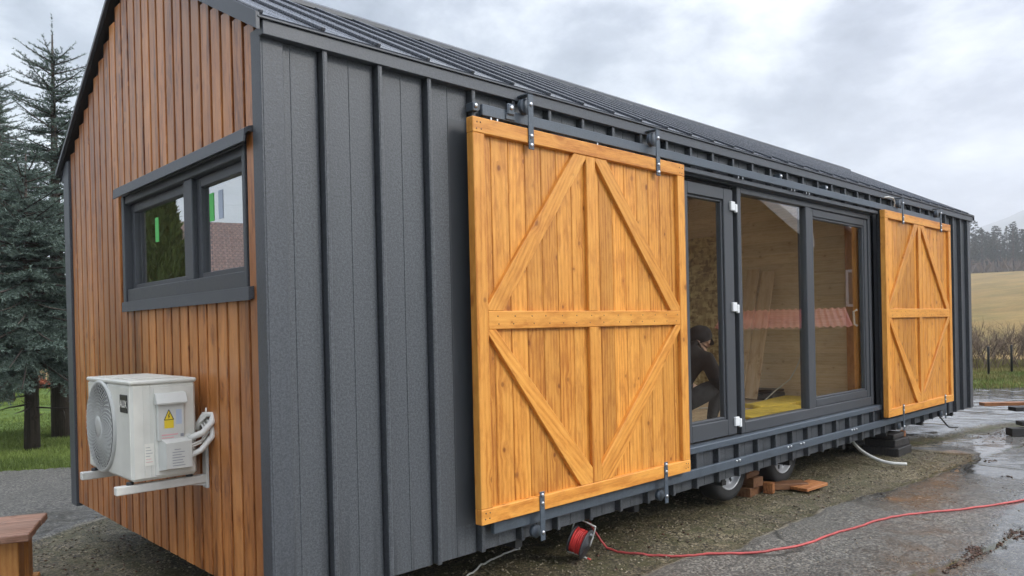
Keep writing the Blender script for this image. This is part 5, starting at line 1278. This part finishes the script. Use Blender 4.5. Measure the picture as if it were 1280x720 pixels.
# lumber pile at the right edge
def pile():
    bz = yz(10.1, -.6); gl = 'bearers of the plank pile by the right edge'; gp_ = 'planks on the pile by the right edge'
    for k, (x, y, lb) in enumerate(((10.28, -1.11, 'black bearer on the concrete at the near left of the plank pile'), (10.98, -2.06, 'black bearer on the concrete at the right of the plank pile'))):
        lay('bearer', lb, 'timber', (x, y, bz + .06), 1.3, .14, .10, -50 + 90 - 85, M['charred'], gl)
    for k, (x, y, z, an, L_, m_, lb) in enumerate(((10.48, -1.31, .155, -52, 1.5, 'charred', 'black plank lowest on the pile by the right edge'), (10.58, -1.36, .225, -46, 1.5, 'charred', 'black plank second lowest on the pile by the right edge'), (11.0, -1.28, .31, -44, 2.0, 'charred', 'black plank under the orange plank on the pile'), )):
        lay('plank', lb, 'plank', (x, y, bz + z), L_, .17, .055, an, M[m_], gp_)
    return
pile()
bz = yz(12.3, 0)
lay('orange_plank', 'orange-brown plank sticking out left over the dark pile', 'plank', (11.64, -.55, bz + .27), 1.5, .14, .05, -46, M['orange_board'], 'orange planks by the right edge')
lay('orange_plank', 'short orange plank lying on top by the right edge', 'plank', (12.34, -.72, bz + .36), .9, .14, .07, -44, M['orange_board'], 'orange planks by the right edge')
lay('plank_support', 'black trestle block carrying the orange plank', 'timber', (11.95, -.87, bz + .12), .5, .3, .24, -44, M['charred'])
# bench at lower left
def bench():
    zt = .45; t = thing('wooden_bench', 'low wooden bench with a weathered red-brown top at the lower left', 'bench', (-1.3, 2.6, yz(-.8, 2.2)))
    a = Vector((-.44, 2.236, 0)); b = Vector((-.655, 1.70, 0)); e = (b - a); wdt = e.length; e.normalize(); n = Vector((-e.y, e.x, 0)); n = n if n.x < 0 else -n; Lb = 1.15
    c = (a + b) / 2 + n * (Lb / 2)
    mb = MB()
    for k in range(3):
        q_ = c + e * ((k - 1) * wdt / 3); mb.cbox((q_.x, q_.y, zt - .0225 + random.uniform(-.003, .002)), (Lb / 2 + random.uniform(-.006, .006), wdt / 6 - .002, .0225), (n, e, Z_), .006, 0, 0)
    mb.build('top', M['bench_top'], t)
    for s_ in (.13, Lb - .13):
        q_ = (a + b) / 2 + n * s_; mb = MB()
        mb.cbox((q_.x + e.x * .09, q_.y + e.y * .09, (zt - .046) / 2 + .0), (.055, .075, (zt - .046) / 2 - .001), (n, e, Z_), .006, 0, 2); mb.cbox((q_.x - e.x * .15, q_.y - e.y * .15, (zt - .046) / 2), (.055, .06, (zt - .046) / 2 - .001), (n, e, Z_), .006, 0, 2); mb.build('leg', M['bench_post'], t)
        mb = MB(); mb.cbox((q_.x, q_.y, .045), (.085, .26, .042), (n, e, Z_), .006, 0, 1); mb.build('foot', M['bench_post'], t)
bench()
# wood scraps under the gable
lay('scrap_board', 'grey-brown weathered plank lying in the dirt under the gable edge', 'board', (.86, 2.05, yz(.86, 2.05) + .015), .75, .12, .025, -35, M['old_board'], 'scraps under the gable')
lay('scrap_board', 'small reddish offcut lying under the gable edge', 'board', (.72, 1.62, yz(.72, 1.62) + .02), .2, .08, .035, 10, M['orange_board'], 'scraps under the gable')
# pebbles, leaf litter
def rocks(name, pts, smin, smax, mat, label, cat, flat=.6):
    n = len(pts); base = np.array([[1, 0, 0], [-1, 0, 0], [0, 1, 0], [0, -1, 0], [0, 0, 1], [0, 0, -1]], float); fc = np.array([[0, 2, 4], [2, 1, 4], [1, 3, 4], [3, 0, 4], [2, 0, 5], [1, 2, 5], [3, 1, 5], [0, 3, 5]])
    s_ = smin + (smax - smin) * rng.uniform(0, 1, n) ** 3; V = base[None] * rng.uniform(.6, 1.3, (n, 6, 1)) * s_[:, None, None]; V[:, :, 2] *= flat; a = rng.uniform(0, 6.28, n); ca, sa = np.cos(a)[:, None], np.sin(a)[:, None]
    X = V[:, :, 0] * ca - V[:, :, 1] * sa; Y = V[:, :, 0] * sa + V[:, :, 1] * ca; V[:, :, 0] = X + pts[:, 0:1]; V[:, :, 1] = Y + pts[:, 1:2]; z = yard_fields(pts[:, :1], pts[:, 1:])[0]; V[:, :, 2] += z + s_[:, None] * flat * .4
    F = (fc[None] + (np.arange(n) * 6)[:, None, None]).reshape(-1); me = tri_mesh(name, V.reshape(-1, 3), F, np.full(n * 8, 3), mat, rnd=np.repeat(rng.uniform(0, 1, n), 6)); o = arr_obj(name, me, None); tag(o, label, cat, kind='stuff')
dk = lambda x, y: (poly_sd(x, y, DIRT) > 0) & ~((x > .7) & (y > 1.6) & (x < 7.5))
rocks('gravel', np.concatenate([scatter(60000, (-1, -1), (8.3, 4.3), dk)]), .0025, .013, M['pebble'], 'loose gravel in the dirt round the cabin', 'gravel')
rocks('grit', scatter(2600, (0, -4), (12, 0), lambda x, y: poly_sd(x, y, DIRT) < 0), .003, .009, M['pebble'], 'scattered grit on the wet asphalt', 'grit')
def litter(name, cs, label):
    pts = np.concatenate([np.stack([rng.normal(c[0], c[2], c[4]), rng.normal(c[1], c[3], c[4])], -1) for c in cs]); rocks(name, pts, .004, .017, M['litter'], label, 'leaf litter', .5)
litter('leaf_litter', [(4.72, -1.87, .09, .025, 260), (3.98, -1.79, .12, .018, 260), (3.80, -1.77, .20, .012, 160), (4.10, -1.77, .05, .03, 160), (4.5, -1.85, .3, .01, 80), (7.77, -.96, .07, .03, 30), (6.9, -1.3, .03, .02, 14), (9.9, -.5, .5, .25, 260), (.6, 2.9, .5, .35, 420), (3.2, .05, .5, .12, 120), (5.9, -.2, .9, .2, 160)], 'clumps of wet brown leaves and twigs on the yard')

# ------------------------------------------------------------------ haze
if HAZE:
    m = bpy.data.materials.new('haze_air'); m.use_nodes = True; nt = m.node_tree; nt.nodes.remove(nt.nodes['Principled BSDF'])
    v = N(nt, 'ShaderNodeVolumePrincipled', {'Color': (.86, .90, .96, 1), 'Density': 0.00062, 'Anisotropy': 0.1}); nt.links.new(v.outputs[0], nt.nodes['Material Output'].inputs['Volume'])
    mb = MB(); mb.box((-2600, -2600, -3.0), (2600, 2600, 420.0)); o = mb.build('haze', m); o['kind'] = 'stuff'; o['label'] = 'pale damp haze over the valley'; o['category'] = 'haze'

# ------------------------------------------------------------------ world, sun, camera
SUN = Vector((.55, -1.0, .72)).normalized(); el = math.asin(SUN.z); az = math.atan2(SUN.x, SUN.y)
w = bpy.data.worlds.new('World'); sc.world = w; w.use_nodes = True; nt = w.node_tree; bg = nt.nodes['Background']
sky = N(nt, 'ShaderNodeTexSky'); sky.sky_type = 'NISHITA'; sky.sun_disc = False; sky.sun_elevation = el; sky.sun_rotation = az; sky.dust_density = 2.0
tc = N(nt, 'ShaderNodeTexCoord').outputs['Generated']; sp = N(nt, 'ShaderNodeSeparateXYZ', {0: tc}); zc = math_(nt, 'MAXIMUM', sp.outputs[2], 0.0); dn = math_(nt, 'ADD', zc, 0.30)
pv = N(nt, 'ShaderNodeCombineXYZ', {0: math_(nt, 'DIVIDE', sp.outputs[0], dn), 1: math_(nt, 'DIVIDE', sp.outputs[1], dn), 2: 0.0}).outputs[0]
n1 = noise(nt, mapped(nt, pv, (1, 1, 1), (3.1, 1.7, 0)), 2.3, 8, 0.58, 0.1); n2 = noise(nt, mapped(nt, pv, (1, 1, 1), (9.1, 4.7, 0)), 0.7, 3, 0.5)
cf = math_(nt, 'ADD', math_(nt, 'MULTIPLY', n1, .65), math_(nt, 'MULTIPLY', n2, .35))
cloud = ramp(nt, cf, [(0.38, (0.14, 0.17, 0.25)), (0.46, (0.42, 0.46, 0.56)), (0.51, (0.74, 0.78, 0.87)), (0.57, (1.10, 1.14, 1.20)), (0.66, (2.0, 2.0, 2.0))])
dv = N(nt, 'ShaderNodeVectorMath', {0: tc, 1: tuple(SUN)}, operation='DOT_PRODUCT').outputs['Value']
glow = math_(nt, 'POWER', math_(nt, 'MAXIMUM', dv, 0.0), 3.0)
grad = math_(nt, 'ADD', math_(nt, 'ADD', math_(nt, 'MULTIPLY', zc, 0.25), math_(nt, 'MULTIPLY', math_(nt, 'POWER', zc, 3.0), 3.2)), math_(nt, 'ADD', math_(nt, 'MULTIPLY', glow, 2.0), 0.66))
gc = N(nt, 'ShaderNodeCombineColor', {0: grad, 1: grad, 2: grad}).outputs[0]
cloud = mixc(nt, 1.0, cloud, gc, 'MULTIPLY'); K = 10.0
cl10 = mixc(nt, 1.0, cloud, (K, K, K), 'MULTIPLY')
col = mixc(nt, 0.88, sky.outputs[0], cl10); nt.links.new(col, bg.inputs['Color']); bg.inputs['Strength'].default_value = 0.1
sun = bpy.data.lights.new('sun', 'SUN'); sun.energy = 1.5; sun.angle = R(11); sun.color = (1.0, .96, .90); so = bpy.data.objects.new('sun', sun); COL.objects.link(so); so.rotation_euler = (-SUN).to_track_quat('-Z', 'Y').to_euler()

cam = bpy.data.cameras.new('camera'); co = bpy.data.objects.new('camera', cam); COL.objects.link(co); sc.camera = co
r_ = Vector((0.72326706, -0.69018904, -0.02288789)); u_ = Vector((0.02011973, -0.01206865, 0.99972473)); f_ = Vector((0.69027528, 0.72352846, -0.00515755))
co.matrix_world = Matrix(((r_.x, u_.x, -f_.x, -1.61592661), (r_.y, u_.y, -f_.y, -3.30978636), (r_.z, u_.z, -f_.z, 1.28907106 + G), (0, 0, 0, 1)))
cam.sensor_fit = 'HORIZONTAL'; cam.sensor_width = 36.0; cam.lens = 945.8563 / 1280 * 36.0
cam.shift_x = (640 - 638.1174) / 1280; cam.shift_y = (414.3967 - 360) / 1280; cam.clip_start = 0.05; cam.clip_end = 9000
vs = sc.view_settings; vs.view_transform = 'Standard'; vs.look = 'None'; vs.exposure = 0.40; vs.gamma = 1.0; vs.use_curve_mapping = False
sc.cycles.max_bounces = 8; sc.cycles.transparent_max_bounces = 12; sc.cycles.volume_bounces = 1; sc.cycles.use_denoising = True
